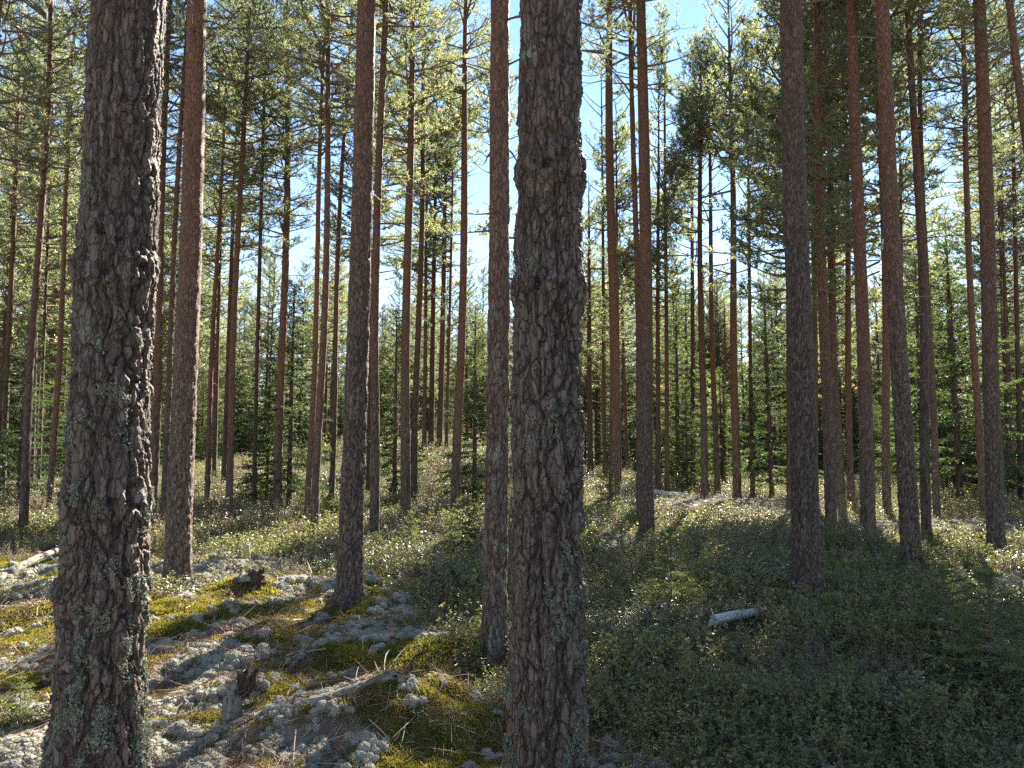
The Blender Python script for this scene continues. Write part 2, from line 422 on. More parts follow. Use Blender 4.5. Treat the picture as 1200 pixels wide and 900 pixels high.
def crooked(p0, d0, L, k, g, wob=0.12, lift=0.0):
    pts = [np.array(p0, float)]; d = np.array(d0, float)
    for i in range(k):
        d = d + g.normal(0, wob, 3) + np.array([0, 0, lift / k]); d /= np.linalg.norm(d)
        pts.append(pts[-1] + d * L / k)
    return np.array(pts)

def unit(az, el): return np.array([math.cos(az) * math.cos(el), math.sin(az) * math.cos(el), math.sin(el)])

def pine_crown(seed, H=18.0, hc=9.0, spread=1.9, dens=1.0, dead_from=4.0, kneed=7, nwid=0.018, nlen=0.09):
    g = np.random.default_rng(seed); B = Bits()
    sp, sd, st, su, sl = [], [], [], [], []
    z = hc; lop = g.random() * 6.28; uid = 0
    while z < H - 0.25:
        t = (z - hc) / (H - hc)
        Lm = spread * np.interp(t, [0, 0.15, 0.4, 0.75, 1.0], [0.65, 0.95, 1.0, 0.7, 0.22])
        for b in range(g.integers(3, 6)):
            if g.random() > dens * np.interp(t, [0, .12, 1], [.55, .95, 1]): continue
            az = g.random() * 6.283
            L = Lm * g.uniform(0.55, 1.15) * (1 + 0.2 * math.cos(az - lop))
            el = np.interp(t, [0, 0.5, 1], [-0.05, 0.25, 0.85]) + g.normal(0, 0.12)
            k = 5
            B.limb += 1; B.unit = -B.limb
            pts = crooked((0, 0, z + g.normal(0, 0.06)), unit(az, el), L, k, g, 0.10, 0.35)
            B.tube(pts, np.interp(np.arange(k + 1), [0, k], [0.012 + 0.012 * L, 0.005]), 0, 4)
            shade = g.normal(0, 0.07)
            nb = max(3, int(5.2 * L + 1.5))
            for q in range(nb):
                u = 0.32 + 0.68 * (q + g.random()) / nb
                i = min(int(u * k), k - 1); pp = pts[i] + (pts[i + 1] - pts[i]) * (u * k - i)
                dr = pts[i + 1] - pts[i]; dr /= np.linalg.norm(dr)
                sd2 = np.cross(dr, [0, 0, 1]) * g.choice([-1, 1]); sd2 /= np.linalg.norm(sd2) + 1e-9
                d2 = dr * 0.55 + sd2 * g.uniform(0.3, 0.95) + np.array([0, 0, g.uniform(-0.15, 0.45)]); d2 /= np.linalg.norm(d2)
                l2 = L * g.uniform(0.14, 0.34) * (1.25 - 0.5 * u) + 0.08
                tp = crooked(pp, d2, l2, 2, g, 0.15, 0.25)
                uid = uid + 1; B.unit = uid
                B.tube(tp[[0, 2]], [0.007, 0.003], 0, 3, cap=False)
                ns = max(2, int(l2 / 0.085))
                for s_ in range(ns):
                    w = 0.25 + 0.75 * (s_ + 0.5) / ns
                    c = tp[0] + (tp[1] - tp[0]) * min(1, w * 2) + (tp[2] - tp[1]) * max(0, w * 2 - 1)
                    d3 = d2 * 0.7 + g.normal(0, 0.45, 3) + np.array([0, 0, 0.35]); d3 /= np.linalg.norm(d3)
                    sp.append(c); sd.append(d3); su.append(uid); sl.append(B.limb)
                    ty = 0.34 + shade + g.normal(0, 0.10)
                    if g.random() < 0.035: ty = 0.93
                    st.append(ty)
        z += g.uniform(0.24, 0.42)
    # bare dead branches under the living crown
    z = dead_from
    while z < hc + 1.0:
        if g.random() < np.interp(z, [dead_from, hc], [0.35, 0.95]):
            az = g.random() * 6.283; L = g.uniform(0.25, 1.0) * np.interp(z, [dead_from, hc], [0.5, 1.5])
            B.limb += 1; B.unit = -B.limb
            pts = crooked((0, 0, z), unit(az, g.uniform(-0.25, 0.3)), L, 5, g, 0.17, 0.1)
            B.tube(pts, np.linspace(0.011 + 0.006 * L, 0.004, 6), 0, 3)
            for q in range(int(L * 3.5)):
                i = g.integers(1, 5); d2 = (pts[i] - pts[i - 1]); d2 = d2 / np.linalg.norm(d2) + g.normal(0, 0.6, 3); d2 /= np.linalg.norm(d2)
                B.tube(crooked(pts[i], d2, L * g.uniform(0.15, 0.4), 2, g, 0.2), [0.006, 0.004, 0.003], 0, 3, cap=False)
        z += g.uniform(0.18, 0.45)
    sp, sd, st = np.array(sp), np.array(sd), np.clip(np.array(st), 0, 1)
    B.needles(sp, sd, 0.11, nlen, nwid, kneed, 0.62, st, g, unit=np.array(su), limb=np.array(sl))
    d = B.data()
    return d + (B.units, B.limbs)

def spruce_crown(seed, H=7.0, spread=1.5, base=0.5, step=0.20, ndl=0.072, wid=0.026, kneed=8, dens=1.0, shoot=0.11, lo=0.3):
    g = np.random.default_rng(seed); B = Bits(); sp, sd, st = [], [], []
    z = base
    while z < H - 0.04 * H:
        t = (z - base) / (H - base)
        Lm = spread * (1 - t) ** 0.85 * np.interp(t, [0, 0.15], [0.8, 1])
        for b in range(g.integers(4, 7)):
            if g.random() > dens: continue
            az = g.random() * 6.283; L = Lm * g.uniform(0.6, 1.12) + 0.02 * H
            el = np.interp(t, [0, 0.5, 1], [-0.22, 0.0, 0.6]) + g.normal(0, 0.08)
            k = 4; pts = crooked((0, 0, z + g.normal(0, step * .2)), unit(az, el), L, k, g, 0.05, 0.16)
            B.tube(pts, np.linspace(0.004 + 0.008 * L, 0.002, k + 1), 0, 3)
            sh = g.normal(0, 0.10)
            nb = max(3, int(L / (shoot * 0.62)))
            for q in range(nb):
                u = 0.18 + 0.82 * (q + g.random()) / nb
                i = min(int(u * k), k - 1); pp = pts[i] + (pts[i + 1] - pts[i]) * (u * k - i)
                dr = pts[i + 1] - pts[i]; dr /= np.linalg.norm(dr)
                s2 = np.cross(dr, [0, 0, 1]); s2 *= (1 if q % 2 else -1) / (np.linalg.norm(s2) + 1e-9)
                d2 = dr * 0.75 + s2 * g.uniform(0.5, 0.9) + np.array([0, 0, g.uniform(-0.35, 0.05)]); d2 /= np.linalg.norm(d2)
                l2 = L * g.uniform(0.16, 0.34) * (1.15 - u * 0.6)
                ns = max(1, int(l2 / shoot + 0.5))
                for s_ in range(ns):
                    c = pp + d2 * l2 * (s_ + g.random() * 0.4) / ns
                    d3 = d2 + g.normal(0, 0.18, 3); d3 /= np.linalg.norm(d3)
                    sp.append(c); sd.append(d3)
                    st.append(0.28 + sh + 0.30 * ((s_ + 1) / ns) * u + g.normal(0, 0.07))
        z += step * g.uniform(0.75, 1.3)
    top = np.array([0, 0, H * 0.96]); 
    for q in range(6):
        sp.append(top + np.array([0, 0, -0.02 * H * q])); sd.append(unit(q * 1.3, 1.1)); st.append(0.6)
    B.needles(np.array(sp), np.array(sd), shoot, ndl, wid, kneed, 0.5, np.clip(np.array(st), 0, 1), g, flat=0.3)
    return B.data()

def bits_mesh(name, data, mats):
    v, f, m, t = data[:4]
    return make_mesh(name, v, f, mats, m, {'tint': t})

# ------------------------------------------------------------------ where the sun reaches the ground: gaps in the canopy
LIT = [(755, 606, 945, 600, 24), (1150, 676, 1200, 684, 13), (1040, 612, 1200, 636, 9), (850, 590, 940, 592, 14), (0, 688, 240, 680, 15), (240, 672, 330, 642, 14), (0, 745, 75, 722, 24), (165, 735, 300, 702, 17), (170, 880, 330, 850, 16),
       (330, 845, 470, 805, 10), (470, 800, 590, 758, 6), (440, 695, 500, 672, 7), (500, 672, 560, 640, 8), (0, 622, 80, 620, 9), (270, 612, 350, 612, 8),
       (0, 805, 60, 850, 20), (370, 640, 400, 640, 14), (250, 562, 320, 545, 7), (470, 530, 530, 527, 7), (500, 575, 530, 595, 6), (200, 575, 260, 560, 6),
       (770, 600, 930, 592, 15), (700, 640, 760, 636, 17), (980, 610, 1050, 612, 7), (1090, 640, 1190, 648, 8), (1100, 612, 1130, 640, 8), (1130, 700, 1200, 735, 12),
       (690, 585, 745, 600, 12), (520, 625, 560, 612, 10), (1030, 640, 1090, 650, 6)]
LIT_TRUNKS = [(-1.68, 3.65, -0.1, 4.4, 0.22), (-1.60, 8.6, 0.0, 6.5, 0.22), (0.0, 6.2, 0.5, 4.8, 0.16), (-3.7, 9.2, 0, 4, .2)]
for px_, py_, z0_, z1_, w_ in [(338, 604, .8, 5.2, .9), (541, 650, 0, 1.1, .4), (787, 720, .1, .6, .3), (482, 652, 0, .9, .3)]:
    q_ = px_ground(px_, py_); LIT_TRUNKS.append((q_[0], q_[1], z0_ + q_[2], z1_ + q_[2], w_))
def sunlit_gap(P):
    """for foliage points P (n,3): does their shadow fall where the photograph shows sun?"""
    t = P[:, 2] / SUNV[2]
    gx, gy = P[:, 0] - SUNV[0] * t, P[:, 1] - SUNV[1] * t
    h = land(gx, gy); t2 = (P[:, 2] - h) / SUNV[2]
    gx, gy = P[:, 0] - SUNV[0] * t2, P[:, 1] - SUNV[1] * t2
    px, py = to_pix(gx, gy, h)
    hit = np.zeros(len(P), bool); vis = gy > 2.5
    for x0, y0, x1, y1, w in LIT:
        ux, uy = x1 - x0, y1 - y0; L2 = ux * ux + uy * uy
        s = np.clip(((px - x0) * ux + (py - y0) * uy) / L2, 0, 1)
        d = ((px - x0 - s * ux) * 0.55) ** 2 + (py - y0 - s * uy) ** 2
        hit |= vis & (d < w * w)
    for tx, ty, z0, z1, w in LIT_TRUNKS:
        tt = (P[:, 1] - ty) / SUNV[1]; qx = P[:, 0] - SUNV[0] * tt; qz = P[:, 2] - SUNV[2] * tt
        hit |= (tt > 0) & (np.abs(qx - tx) < w) & (qz > z0) & (qz < z1)
    return hit

# ------------------------------------------------------------------ the ground
def spaced(a, b, d, lo, hi, grow=1.05, dmax=8.0):
    c = list(np.arange(a, b, d)); s = d
    while c[-1] < hi: s = min(s * grow, dmax); c.append(c[-1] + s)
    s = d; lowr = []
    x = a
    while x > lo: s = min(s * grow, dmax); x -= s; lowr.append(x)
    return np.array(lowr[::-1] + c)
GX = spaced(-4.6, 4.2, 0.042, -260, 260); GY = spaced(2.7, 9.6, 0.042, -80, 420, 1.042)
XX, YY = np.meshgrid(GX, GY, indexing='ij'); gx, gy = XX.ravel(), YY.ravel()
gz = ground_z(gx, gy)
ny = len(GY)
ii = np.arange(len(GX) - 1)[:, None] * ny; jj = np.arange(ny - 1)[None, :]
GF = np.stack([ii + jj, ii + ny + jj, ii + ny + jj + 1, ii + jj + 1], -1).reshape(-1, 4)
s_, m_, l_, b_ = masks(gx, gy)
N = Nodes('forest floor'); co = N.coord('Object')
n1 = N.noise(co, 9, 5, 0.7); n2 = N.noise(co, 60, 5, 0.75); n3 = N.noise(co, 1.3, 3)
lit = N.mix(N.ramp(n2, [(0.3, 0), (0.7, 1)]), (0.085, 0.055, 0.04), (0.24, 0.165, 0.12))
lit = N.mix(N.ramp(n1, [(0.5, 0), (0.7, 1)]), lit, (0.21, 0.10, 0.065))
mos = N.mix(N.ramp(n2, [(0.3, 0), (0.7, 1)]), (0.10, 0.098, 0.035), (0.19, 0.17, 0.055))
lic = N.mix(N.ramp(n2, [(0.3, 0), (0.7, 1)]), (0.24, 0.235, 0.20), (0.46, 0.45, 0.40))
shr = N.mix(N.ramp(n1, [(0.35, 0), (0.65, 1)]), (0.055, 0.05, 0.03), (0.105, 0.095, 0.05))
shr = N.mix(N.ramp(n2, [(0.4, 0), (0.75, 1)]), shr, (0.13, 0.14, 0.06)); shr = N.mix(N.attr('pale'), shr, lic)  # ground painted paler, towards lichen, where the sunlit patches lie
c = N.mix(N.attr('lichen'), lit, lic); c = N.mix(N.attr('moss'), c, mos); c = N.mix(N.attr('shrub'), c, shr)
M_GROUND = N.out(N.principled(c, 0.95, N.bump(N.math('ADD', n2, n1), 0.9, 0.02), 0.1))
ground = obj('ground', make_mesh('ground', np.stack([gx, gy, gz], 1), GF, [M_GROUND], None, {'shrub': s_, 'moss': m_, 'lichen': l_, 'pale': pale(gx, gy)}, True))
ground['kind'] = 'structure'; ground['label'] = 'uneven forest floor with moss, lichen and low shrubs'

# ------------------------------------------------------------------ pines
VAR = []
for k in range(7):
    hc = [9.4, 8.4, 10.2, 8.9, 9.8, 7.8, 10.6][k]
    dat = pine_crown(100 + k, 18.0, hc, [1.9, 1.75, 2.1, 1.6, 1.95, 1.8, 1.7][k], [1, .95, 1, .9, 1, 1, .9][k], 3.6)
    VAR.append((bits_mesh('pine crown', dat, [M_TWIG, M_NEEDLE]), dat))
TRV = [trunk_mesh('pine trunk', M_BARK_MID, 18.0, 0.5, 18, ring_heights(18, 0.16, 3, 1.06), 0.25, 0.16, 0.05, 40 + k, (), 0, 0.05) for k in range(4)]
for me in TRV:
    pass
FARV = []
for k in range(5):
    dat = pine_crown(150 + k, 18.0, [6.0, 7.2, 5.2, 6.6, 8.0][k], [2.1, 2.3, 1.9, 2.2, 2.0][k], 1.0, 3.6, 5, 0.034, 0.12)
    FARV.append((bits_mesh('pine crown', dat, [M_TWIG, M_NEEDLE]), dat))
DENSEV = []
for k in range(3):
    dat = pine_crown(180 + k, 18.0, [4.6, 5.4, 6.0][k], [2.5, 2.7, 2.4][k], 1.0, 3.0, 6, 0.032, 0.105)
    DENSEV.append((bits_mesh('pine crown', dat, [M_TWIG, M_NEEDLE]), dat))
N_UNIQUE = [0]
def place_crown(root, k, s, rot, lean, loc, dense=False):
    """the crown that lets the sun through where the photograph shows it; limbs that would close a gap are absent"""
    L0 = Matrix.Translation(loc) @ Euler((0, lean, 0)).to_matrix().to_4x4()
    pool = DENSEV if dense else FARV if loc[1] > 25 else VAR
    best = None
    for q in range(6):
        me, dat = pool[(k + q // 3) % len(pool)]; v, f = dat[0], dat[1]
        r2 = rot + q * 1.05
        A = np.array(L0 @ Euler((0, 0, r2)).to_matrix().to_4x4() @ Matrix.Scale(s, 4))
        hit = sunlit_gap(v[f[::5, 0]] @ A[:3, :3].T + A[:3, 3])
        if best is None or hit.mean() < best[0]: best = (hit.mean(), me, dat, r2, A)
        if best[0] < 0.004: break
    frac, me, dat, rot, A = best
    if frac > 0.009 and loc[1] < 52:
        v, f, m, t, un, li = dat
        hit = sunlit_gap(v[f[:, 0]] @ A[:3, :3].T + A[:3, 3])
        main = un < 0
        bad = np.zeros(li.max() + 1); tot = np.bincount(li[main], minlength=len(bad)); np.add.at(bad, li[main & hit], 1)
        gk = np.random.default_rng(len(PINES)); gone = (bad > 0.2 * np.maximum(tot, 1)) & (gk.random(len(bad)) > .18)
        drop = gone[li]
        uh = np.zeros(max(un.max(), 0) + 1, bool); uh[un[hit & ~main]] = True; uh &= gk.random(len(uh)) > .16
        drop |= (~main) & uh[np.maximum(un, 0)]
        keep = ~drop
        f2 = f[keep]; used = np.zeros(len(v), bool); used[f2.ravel()] = True
        idx = np.cumsum(used) - 1
        me = make_mesh('pine crown', v[used], idx[f2], [M_TWIG, M_NEEDLE], m[keep], {'tint': t[used]})
        N_UNIQUE[0] += len(f2)
    o = obj('crown', me, root); o.rotation_euler = (0, 0, rot); o.scale = (s, s, s)
    return o

PINES = []
def far_label(x, y, dia):
    w = 'very thin' if dia < .15 else 'slender' if dia < .23 else 'sturdy'
    zone = 'on the crest of the knoll' if (33 < y < 42 and -9 < x < 3) else 'on the level ground well behind the knoll' if y > 52 else 'in the stand behind the shrub bank'
    return '%s straight pine %s' % (w, zone), '%s pines %s' % (w, zone)
def pine(px=None, py=None, tx=None, ty=0, w=10, label='', group=None, res=0, pos=None, H=None, var=None, knots=(), lichen=0, seed=None, plate=0.05, depth=0.012, dia=None, sway=None, name='pine_tree', flare=.35, dense=False):
    n = len(PINES); seed = 500 + n if seed is None else seed; g = np.random.default_rng(seed)
    if pos is None: x, y, z = px_ground(px, py)
    else: x, y = pos; z = float(ground_z(x, y)[0])
    dep = y
    if dia is None: dia = w / FPX * dep
    if group == FARG: label, group = far_label(x, y, dia)
    lean = 0.0
    if tx is not None:
        d = pix_dir(tx, ty); t = y / d[1]
        lean = math.atan2(d[0] * t - x, EYE + d[2] * t - z)
    else: lean = g.normal(0, 0.012)
    if H is None: H = float(np.clip(15.5 + dia * 9 + g.normal(0, 1.0), 13.5, 21))
    if y > 12:                                             # in the gaps the younger, shorter trees stand
        pv = (FARV if y > 25 else VAR)[n % 5][1]; pts = pv[0][pv[1][::7, 0]]
        for hf in (1.0, .88, .76, .66, .56):
            sc = H * hf / 18.0; rel = pts * sc; top = rel[rel[:, 2] > H * hf * .72]
            if sunlit_gap(np.stack([x + top[:, 0] + math.sin(lean) * top[:, 2], y + top[:, 1], z + top[:, 2]], 1)).mean() < .62: break
        H = H * hf
    root = thing(name, label, 'pine tree', (x, y, z - 0.03), (0, lean, 0), 1.0, group)
    r = dia / 2
    if res == 0:
        o = obj('trunk', TRV[n % 4], root); o.scale = (r / 0.5, r / 0.5, H / 18.0); o.rotation_euler = (0, 0, g.random() * 6.28)
    else:
        nseg, dz, z1 = {1: (24, 0.09, 9), 2: (72, 0.027, 6.6), 3: (184, 0.0078, 4.15)}[res]
        mat = M_BARK if res >= 2 else M_BARK_MID
        obj('trunk', trunk_mesh('pine trunk', mat, H, r / 0.98, nseg, ring_heights(H, dz, z1), flare, plate, depth, seed, knots, lichen, (0.05 if res == 1 else 0.025) if sway is None else sway), root)
    k = n if var is None else var
    place_crown(root, k, H / 18.0, g.random() * 6.28, lean, (x, y, z), dense)
    PINES.append((x, y, r)); return root

FAR = 'slender pine of the stand, standing well back between the nearer trunks'
FARG = 'pines standing well back in the stand'
def kn(z, n, seed, r=0.035, h=0.016):
    g = np.random.default_rng(seed); return [(g.random() * 6.28, z + g.normal(0, 0.05), r * g.uniform(.7, 1.3), h * g.uniform(.7, 1.3)) for _ in range(n)]

# the two trunks at the front (their feet are below the picture)
T0 = 3.55
near_c = pine(pos=(0.155, T0), tx=640, ty=0, dia=0.305, label='thick straight pine with dark knots between the shrubs and the pale lichen', res=3, H=19, var=0, seed=11,
     knots=[(-1.75, 3.57, .035, .025), (-1.72, 2.90, .062, .045), (-1.15, 2.96, .05, .034), (-.45, 2.92, .06, .040), (-2.5, 2.88, .05, .03), (-1.95, 2.36, .055, .042), (-1.25, 2.34, .050, .042), (-2.7, 2.36, .05, .03), (-.4, 2.33, .05, .03), (-1.6, 1.85, .035, .02), (-1.0, 1.72, .035, .02), (None, 2.9, .07, .008), (None, 2.35, .07, .006)], lichen=0.22, plate=0.072, depth=0.024, flare=.30, name='pine_tree')
near_l = pine(pos=(-1.87, 3.62), tx=152, ty=0, dia=0.335, label='thick lichen-crusted pine with deeply furrowed bark and a swollen foot among moss mounds', res=3, H=19, var=3, seed=23,
     knots=[(-1.05, 3.25, .045, .03), (-1.5, 2.62, .05, .034), (-2.3, 2.46, .06, .035), (-1.3, 2.44, .055, .035), (-.4, 2.47, .065, .042), (-2.0, 1.95, .05, .026), (-.7, 1.9, .05, .026), (-1.0, 1.40, .055, .03), (-2.5, 1.38, .06, .03), (-.2, 1.36, .05, .03), (-.3, .98, .055, .036), (-2.9, 1.0, .055, .04), (-1.4, .7, .05, .024), (None, 2.46, .06, .012), (None, 1.38, .07, .008), (None, .98, .06, .008), (None, 3.15, .05, .006)], lichen=0.30, plate=0.068, depth=0.027, flare=.55)

# trunks a few steps in: base x, base y, x at the top of the picture, width, ...
pine(207, 690, 229, 0, 27, 'pine standing on a bare lichen flat close behind the lichen-crusted trunk', res=2, knots=kn(3.2, 3, 1), lichen=.12, depth=.017, plate=.045)
pine(409, 702, 431, 0, 26, 'pine with scaly bark rising from a grey lichen mound', res=2, knots=kn(3.0, 3, 2) + kn(1.7, 2, 3), lichen=.05, depth=.017, plate=.045)
pine(579, 768, 591, 0, 25.5, 'slim straight pine on a moss hump just behind the knotty trunk', res=2, knots=kn(2.0, 5, 4, .025, .014) + kn(2.5, 4, 5, .025, .012) + kn(1.4, 4, 6, .025, .014), lichen=.18, depth=.011, plate=.035)
pine(946, 708, 933, 0, 29, 'reddish pine alone in the dark low shrubs with small knots up its trunk', res=2, knots=[(-1.2, 1.95, .03, .015), (-1.8, 1.6, .025, .012), (-1.0, 1.55, .03, .014)] + kn(1.3, 3, 7, .025, .012), lichen=.0, depth=.013, plate=.036, var=2)
pine(1069, 668, 1031, 0, 19.5, 'pine leaning slightly, with a dark seam in its upper bark', res=2, knots=kn(4.2, 3, 8), depth=.017, plate=.04, var=4)
pine(1168, 654, 1143, 0, 17.5, 'pine in front of the dark spruce with a row of small branch scars', res=2, knots=kn(3.5, 4, 9, .03), depth=.013, plate=.038, var=1)
pine(758, 629, 751, 0, 16, 'pine touching a thinner twin trunk, at the edge of the sunlit shrubs', res=2, depth=.017, plate=.045, var=2)
pine(750, 620, 741, 0, 8, 'thin twin trunk pressed against a thicker pine', res=1, depth=.008, var=0)
pine(1018, 635, 1001, 0, 15.5, 'pine with a yellow-green bush at its foot', res=1, knots=(), var=4)
pine(974, 624, 960, 0, 12.5, 'pine rising behind the reddish trunk, next to two thinner ones', res=1, var=2, dense=True)
pine(986, 603, 973, 200, 9.5, 'middle pine of three close trunks behind the dark shrubs', res=1, var=4, dense=True)
pine(998, 601, 988, 200, 7.5, 'thinnest pine of three close trunks behind the dark shrubs', res=1, dense=True)
pine(1040, 610, 1027, 200, 9, 'orange-stemmed pine between two thicker grey trunks', res=1, var=2, dense=True)
pine(1086, 637, 1067, 0, 10, 'grey pine beside a thin bright orange pine', res=1, var=6)
pine(1098, 611, 1086, 200, 7.5, 'thin bright orange pine against the dark spruce', res=1)
pine(1153, 612, 1135, 200, 8, 'thin pine half hidden behind the trunk with branch scars', res=1)
pine(1176, 604, 1160, 330, 7, FAR, FARG, res=1)
pine(27, 626, 52, 60, 9, 'thin pine with a sunlit edge behind the pale fallen trunk', res=1)
pine(76, 627, 112, 70, 8.5, 'thin leaning pine with a white sunlit edge by the green shrub bank', res=1)
pine(57, 606, 75, 290, 6.5, FAR, FARG, res=1)
pine(178, 625, 194, 190, 10, 'orange-topped pine beside the pine on the lichen flat', res=1)
pine(190, 632, 212, 190, 7, 'pine almost hidden behind the pine on the lichen flat', res=1)
pine(267, 620, 293, 0, 8, 'thin leaning pine with a bright rim above the sunlit heather bank', res=1)
pine(242, 598, 258, 230, 6, 'dark thin leaning pine on the shaded slope', res=1)
pine(325, 610, 336, 0, 10, 'stout pine behind the green spruce boughs', res=1)
pine(368, 631, 385, 0, 9, 'front one of a pair of close slim pines beside the spruce', res=1)
pine(359, 619, 377, 200, 7, 'rear one of a pair of close slim pines beside the spruce', res=1)
pine(388, 594, 403, 230, 6.5, 'orange-brown slim pine at the foot of the knoll', res=1)
pine(438, 643, 452, 0, 11, 'straight red-brown pine beside the scaly pine on the lichen mound', res=1)
pine(475, 629, 481, 0, 11.5, 'grey pine with knobbly rings behind a small spruce sapling', res=1, knots=kn(2.2, 5, 31, .03, .02) + kn(1.5, 5, 32, .03, .02))
pine(484, 592, 495, 100, 8, 'slim pine just behind the grey trunk with knobbly rings', res=1)
pine(533, 607, 546, 0, 10.5, 'slim smooth pine beside the sunlit knoll', res=1)
pine(720, 602, 715, 0, 12.5, 'red-brown pine beside the leafy young birches', res=1, var=1)
pine(826, 585, 820, 0, 8, 'pine casting its shadow over the sunlit shrubs, beside a thinner one', res=1)
pine(841, 580, 832, 200, 6.5, 'thinner pine of a pair on the sunlit shrubs', res=1)
pine(864, 586, 855, 0, 9, 'dark straight pine with a long shadow on the sunlit shrubs', res=1)
for a in [(2, 592, 16, 250, 7), (37, 582, 46, 280, 4.5), (45, 580, 54, 330, 4), (171, 587, 180, 300, 6), (222, 580, 232, 200, 5.5), (251, 560, 258, 300, 5), (262, 569, 272, 300, 6),
          (297, 609, 305, 300, 5.5), (431, 578, 436, 200, 5), (505, 523, 508, 350, 6.5), (515, 523, 519, 350, 7), (497, 525, 499, 350, 5), (523, 526, 527, 350, 4),
          (692, 560, 690, 250, 7), (709, 565, 706, 250, 5), (726, 572, 722, 150, 5), (771, 580, 772, 120, 6), (782, 580, 779, 150, 5.5), (850, 572, 848, 200, 5), (812, 572, 811, 200, 6),
          (926, 600, 923, 0, 8), (955, 590, 952, 150, 8), (882, 583, 876, 150, 5), (1197, 602, 1188, 200, 6), (1183, 592, 1176, 300, 4), (574, 580, 575, 200, 5), (1012, 590, 1008, 250, 5), (1060, 588, 1056, 250, 5)]:
    pine(*a, FAR, FARG, dense=(a[0] in (926, 955, 1060)))
# trunks whose feet stand just outside the picture on either hand
pine(pos=(-9.6, 13.2), tx=6, ty=0, dia=.20, label='pine with crooked dead branches, its foot hidden left of the moss mounds', res=1, var=5)
pine(pos=(8.1, 11.2), tx=1199, ty=40, dia=.13, label='thin pine beyond the dark shrubs with only its upper stem in sight', res=1)

def free(x, y, dmin):
    for (a, b, r) in PINES:
        if (a - x) ** 2 + (b - y) ** 2 < dmin * dmin: return False
    return True
cnt = 0; tries = 0
while cnt < 150 and tries < 20000:
    tries += 1
    y = 27 + 60 * random.random() ** 0.9; x = (random.random() * 2 - 1) * (0.80 * y + 3)
    if 24 < y < 38 and -7 < x < 1.5 and random.random() < 0.7: continue
    if not free(x, y, 1.5 + 0.012 * y): continue
    zz = np.linspace(1, 16, 40)
    if y < 50 and sunlit_gap(np.stack([np.full(40, x), np.full(40, y), zz], 1)).mean() > 0.08: continue
    pine(pos=(x, y), dia=float(np.clip(random.gauss(.20, .05), .10, .32)), label=FAR, group=FARG); cnt += 1
for k in range(400):                                                   # the stand goes on at both sides
    y = random.uniform(-8, 34); x = random.choice([-1, 1]) * random.uniform(0.76 * abs(y) + 4.5, 0.76 * abs(y) + 16)
    if len(PINES) > 268: break
    if free(x, y, 2.6): pine(pos=(x, y), dia=random.uniform(.16, .3), label='pine of the surrounding stand, beyond the edge of the clearing', group='pines of the surrounding stand')
print('pines', len(PINES), 'unique crown tris', N_UNIQUE[0])

# ------------------------------------------------------------------ spruces
SPV = [bits_mesh('spruce crown', spruce_crown(300 + k, 7.0, [1.35, 1.6, 1.2][k], 0.7, 0.21), [M_TWIG, M_SPRUCE]) for k in range(3)]
SPT = trunk_mesh('spruce trunk', M_SPRUCE_BARK, 7.0, 0.08, 12, ring_heights(7, 0.12, 3, 1.06), 0.3, 0.05, 0.008, 77)
SG = 'spruces in the understorey'
def spruce(px, py, H, label, group=None, pos=None, k=None, wide=1.0):
    if pos is None: x, y, z = px_ground(px, py)
    else: x, y = pos; z = float(ground_z(x, y)[0])
    if group == SG: label, group = (('low young' if H < 4.5 else 'tall dark' if H > 7 else 'half-grown') + a_ for a_ in (' spruce standing far back behind the pine trunks', ' spruces far back behind the pines'))
    root = thing('spruce_tree', label, 'spruce tree', (x, y, z - 0.03), (0, random.gauss(0, .01), random.random() * 6.28), 1.0, group)
    s = H / 7.0
    obj('trunk', SPT, root).scale = (s, s, s)
    o = obj('crown', SPV[random.randrange(3) if k is None else k], root); o.scale = (s * wide, s * wide, s)
spruce(338, 604, 6.6, 'green spruce with sunlit hanging boughs behind the pair of slim pines', k=0)
spruce(312, 596, 4.6, 'smaller spruce tucked against the sunlit hanging boughs', k=1, wide=.9)
spruce(462, 590, 6.2, 'dark slim spruce between the red-brown and the grey pine', k=2, wide=.8)
spruce(556, 600, 6.0, 'dark spruce between the slim smooth pine and the moss-hump pine', k=1, wide=.8)
spruce(795, 572, 8.5, 'spruce with layered boughs above the pale fallen log', k=0)
spruce(905, 586, 7.6, 'dark spruce at the back edge of the sunlit shrubs', k=1)
spruce(1126, 600, 8.2, 'broad dark spruce in the shade beside the thin bright orange pine', k=1, wide=1.25)
spruce(1186, 590, 7.0, 'paler spruce behind the trunk with branch scars', k=2, wide=1.1)
spruce(20, 598, 6.0, 'dark spruce beside the thin pine with a sunlit edge', k=2)
spruce(96, 600, 4.5, 'low dark spruce behind the thin leaning pine', k=1)
SFAR = 'spruce in the understorey far back behind the pine trunks'
c2 = 0
while c2 < 62:
    y = random.uniform(29, 70); x = (random.random() * 2 - 1) * (0.76 * y + 2)
    a = x / y
    if -0.2 < a < 0.0 and random.random() < 0.75: continue
    if y < 40 and -8 < x < 2: continue
    spruce(0, 0, random.uniform(3.0, 9.5) * (1.15 if a > 0.2 else 0.9), SFAR, SG, pos=(x, y)); c2 += 1

DISTANT = True
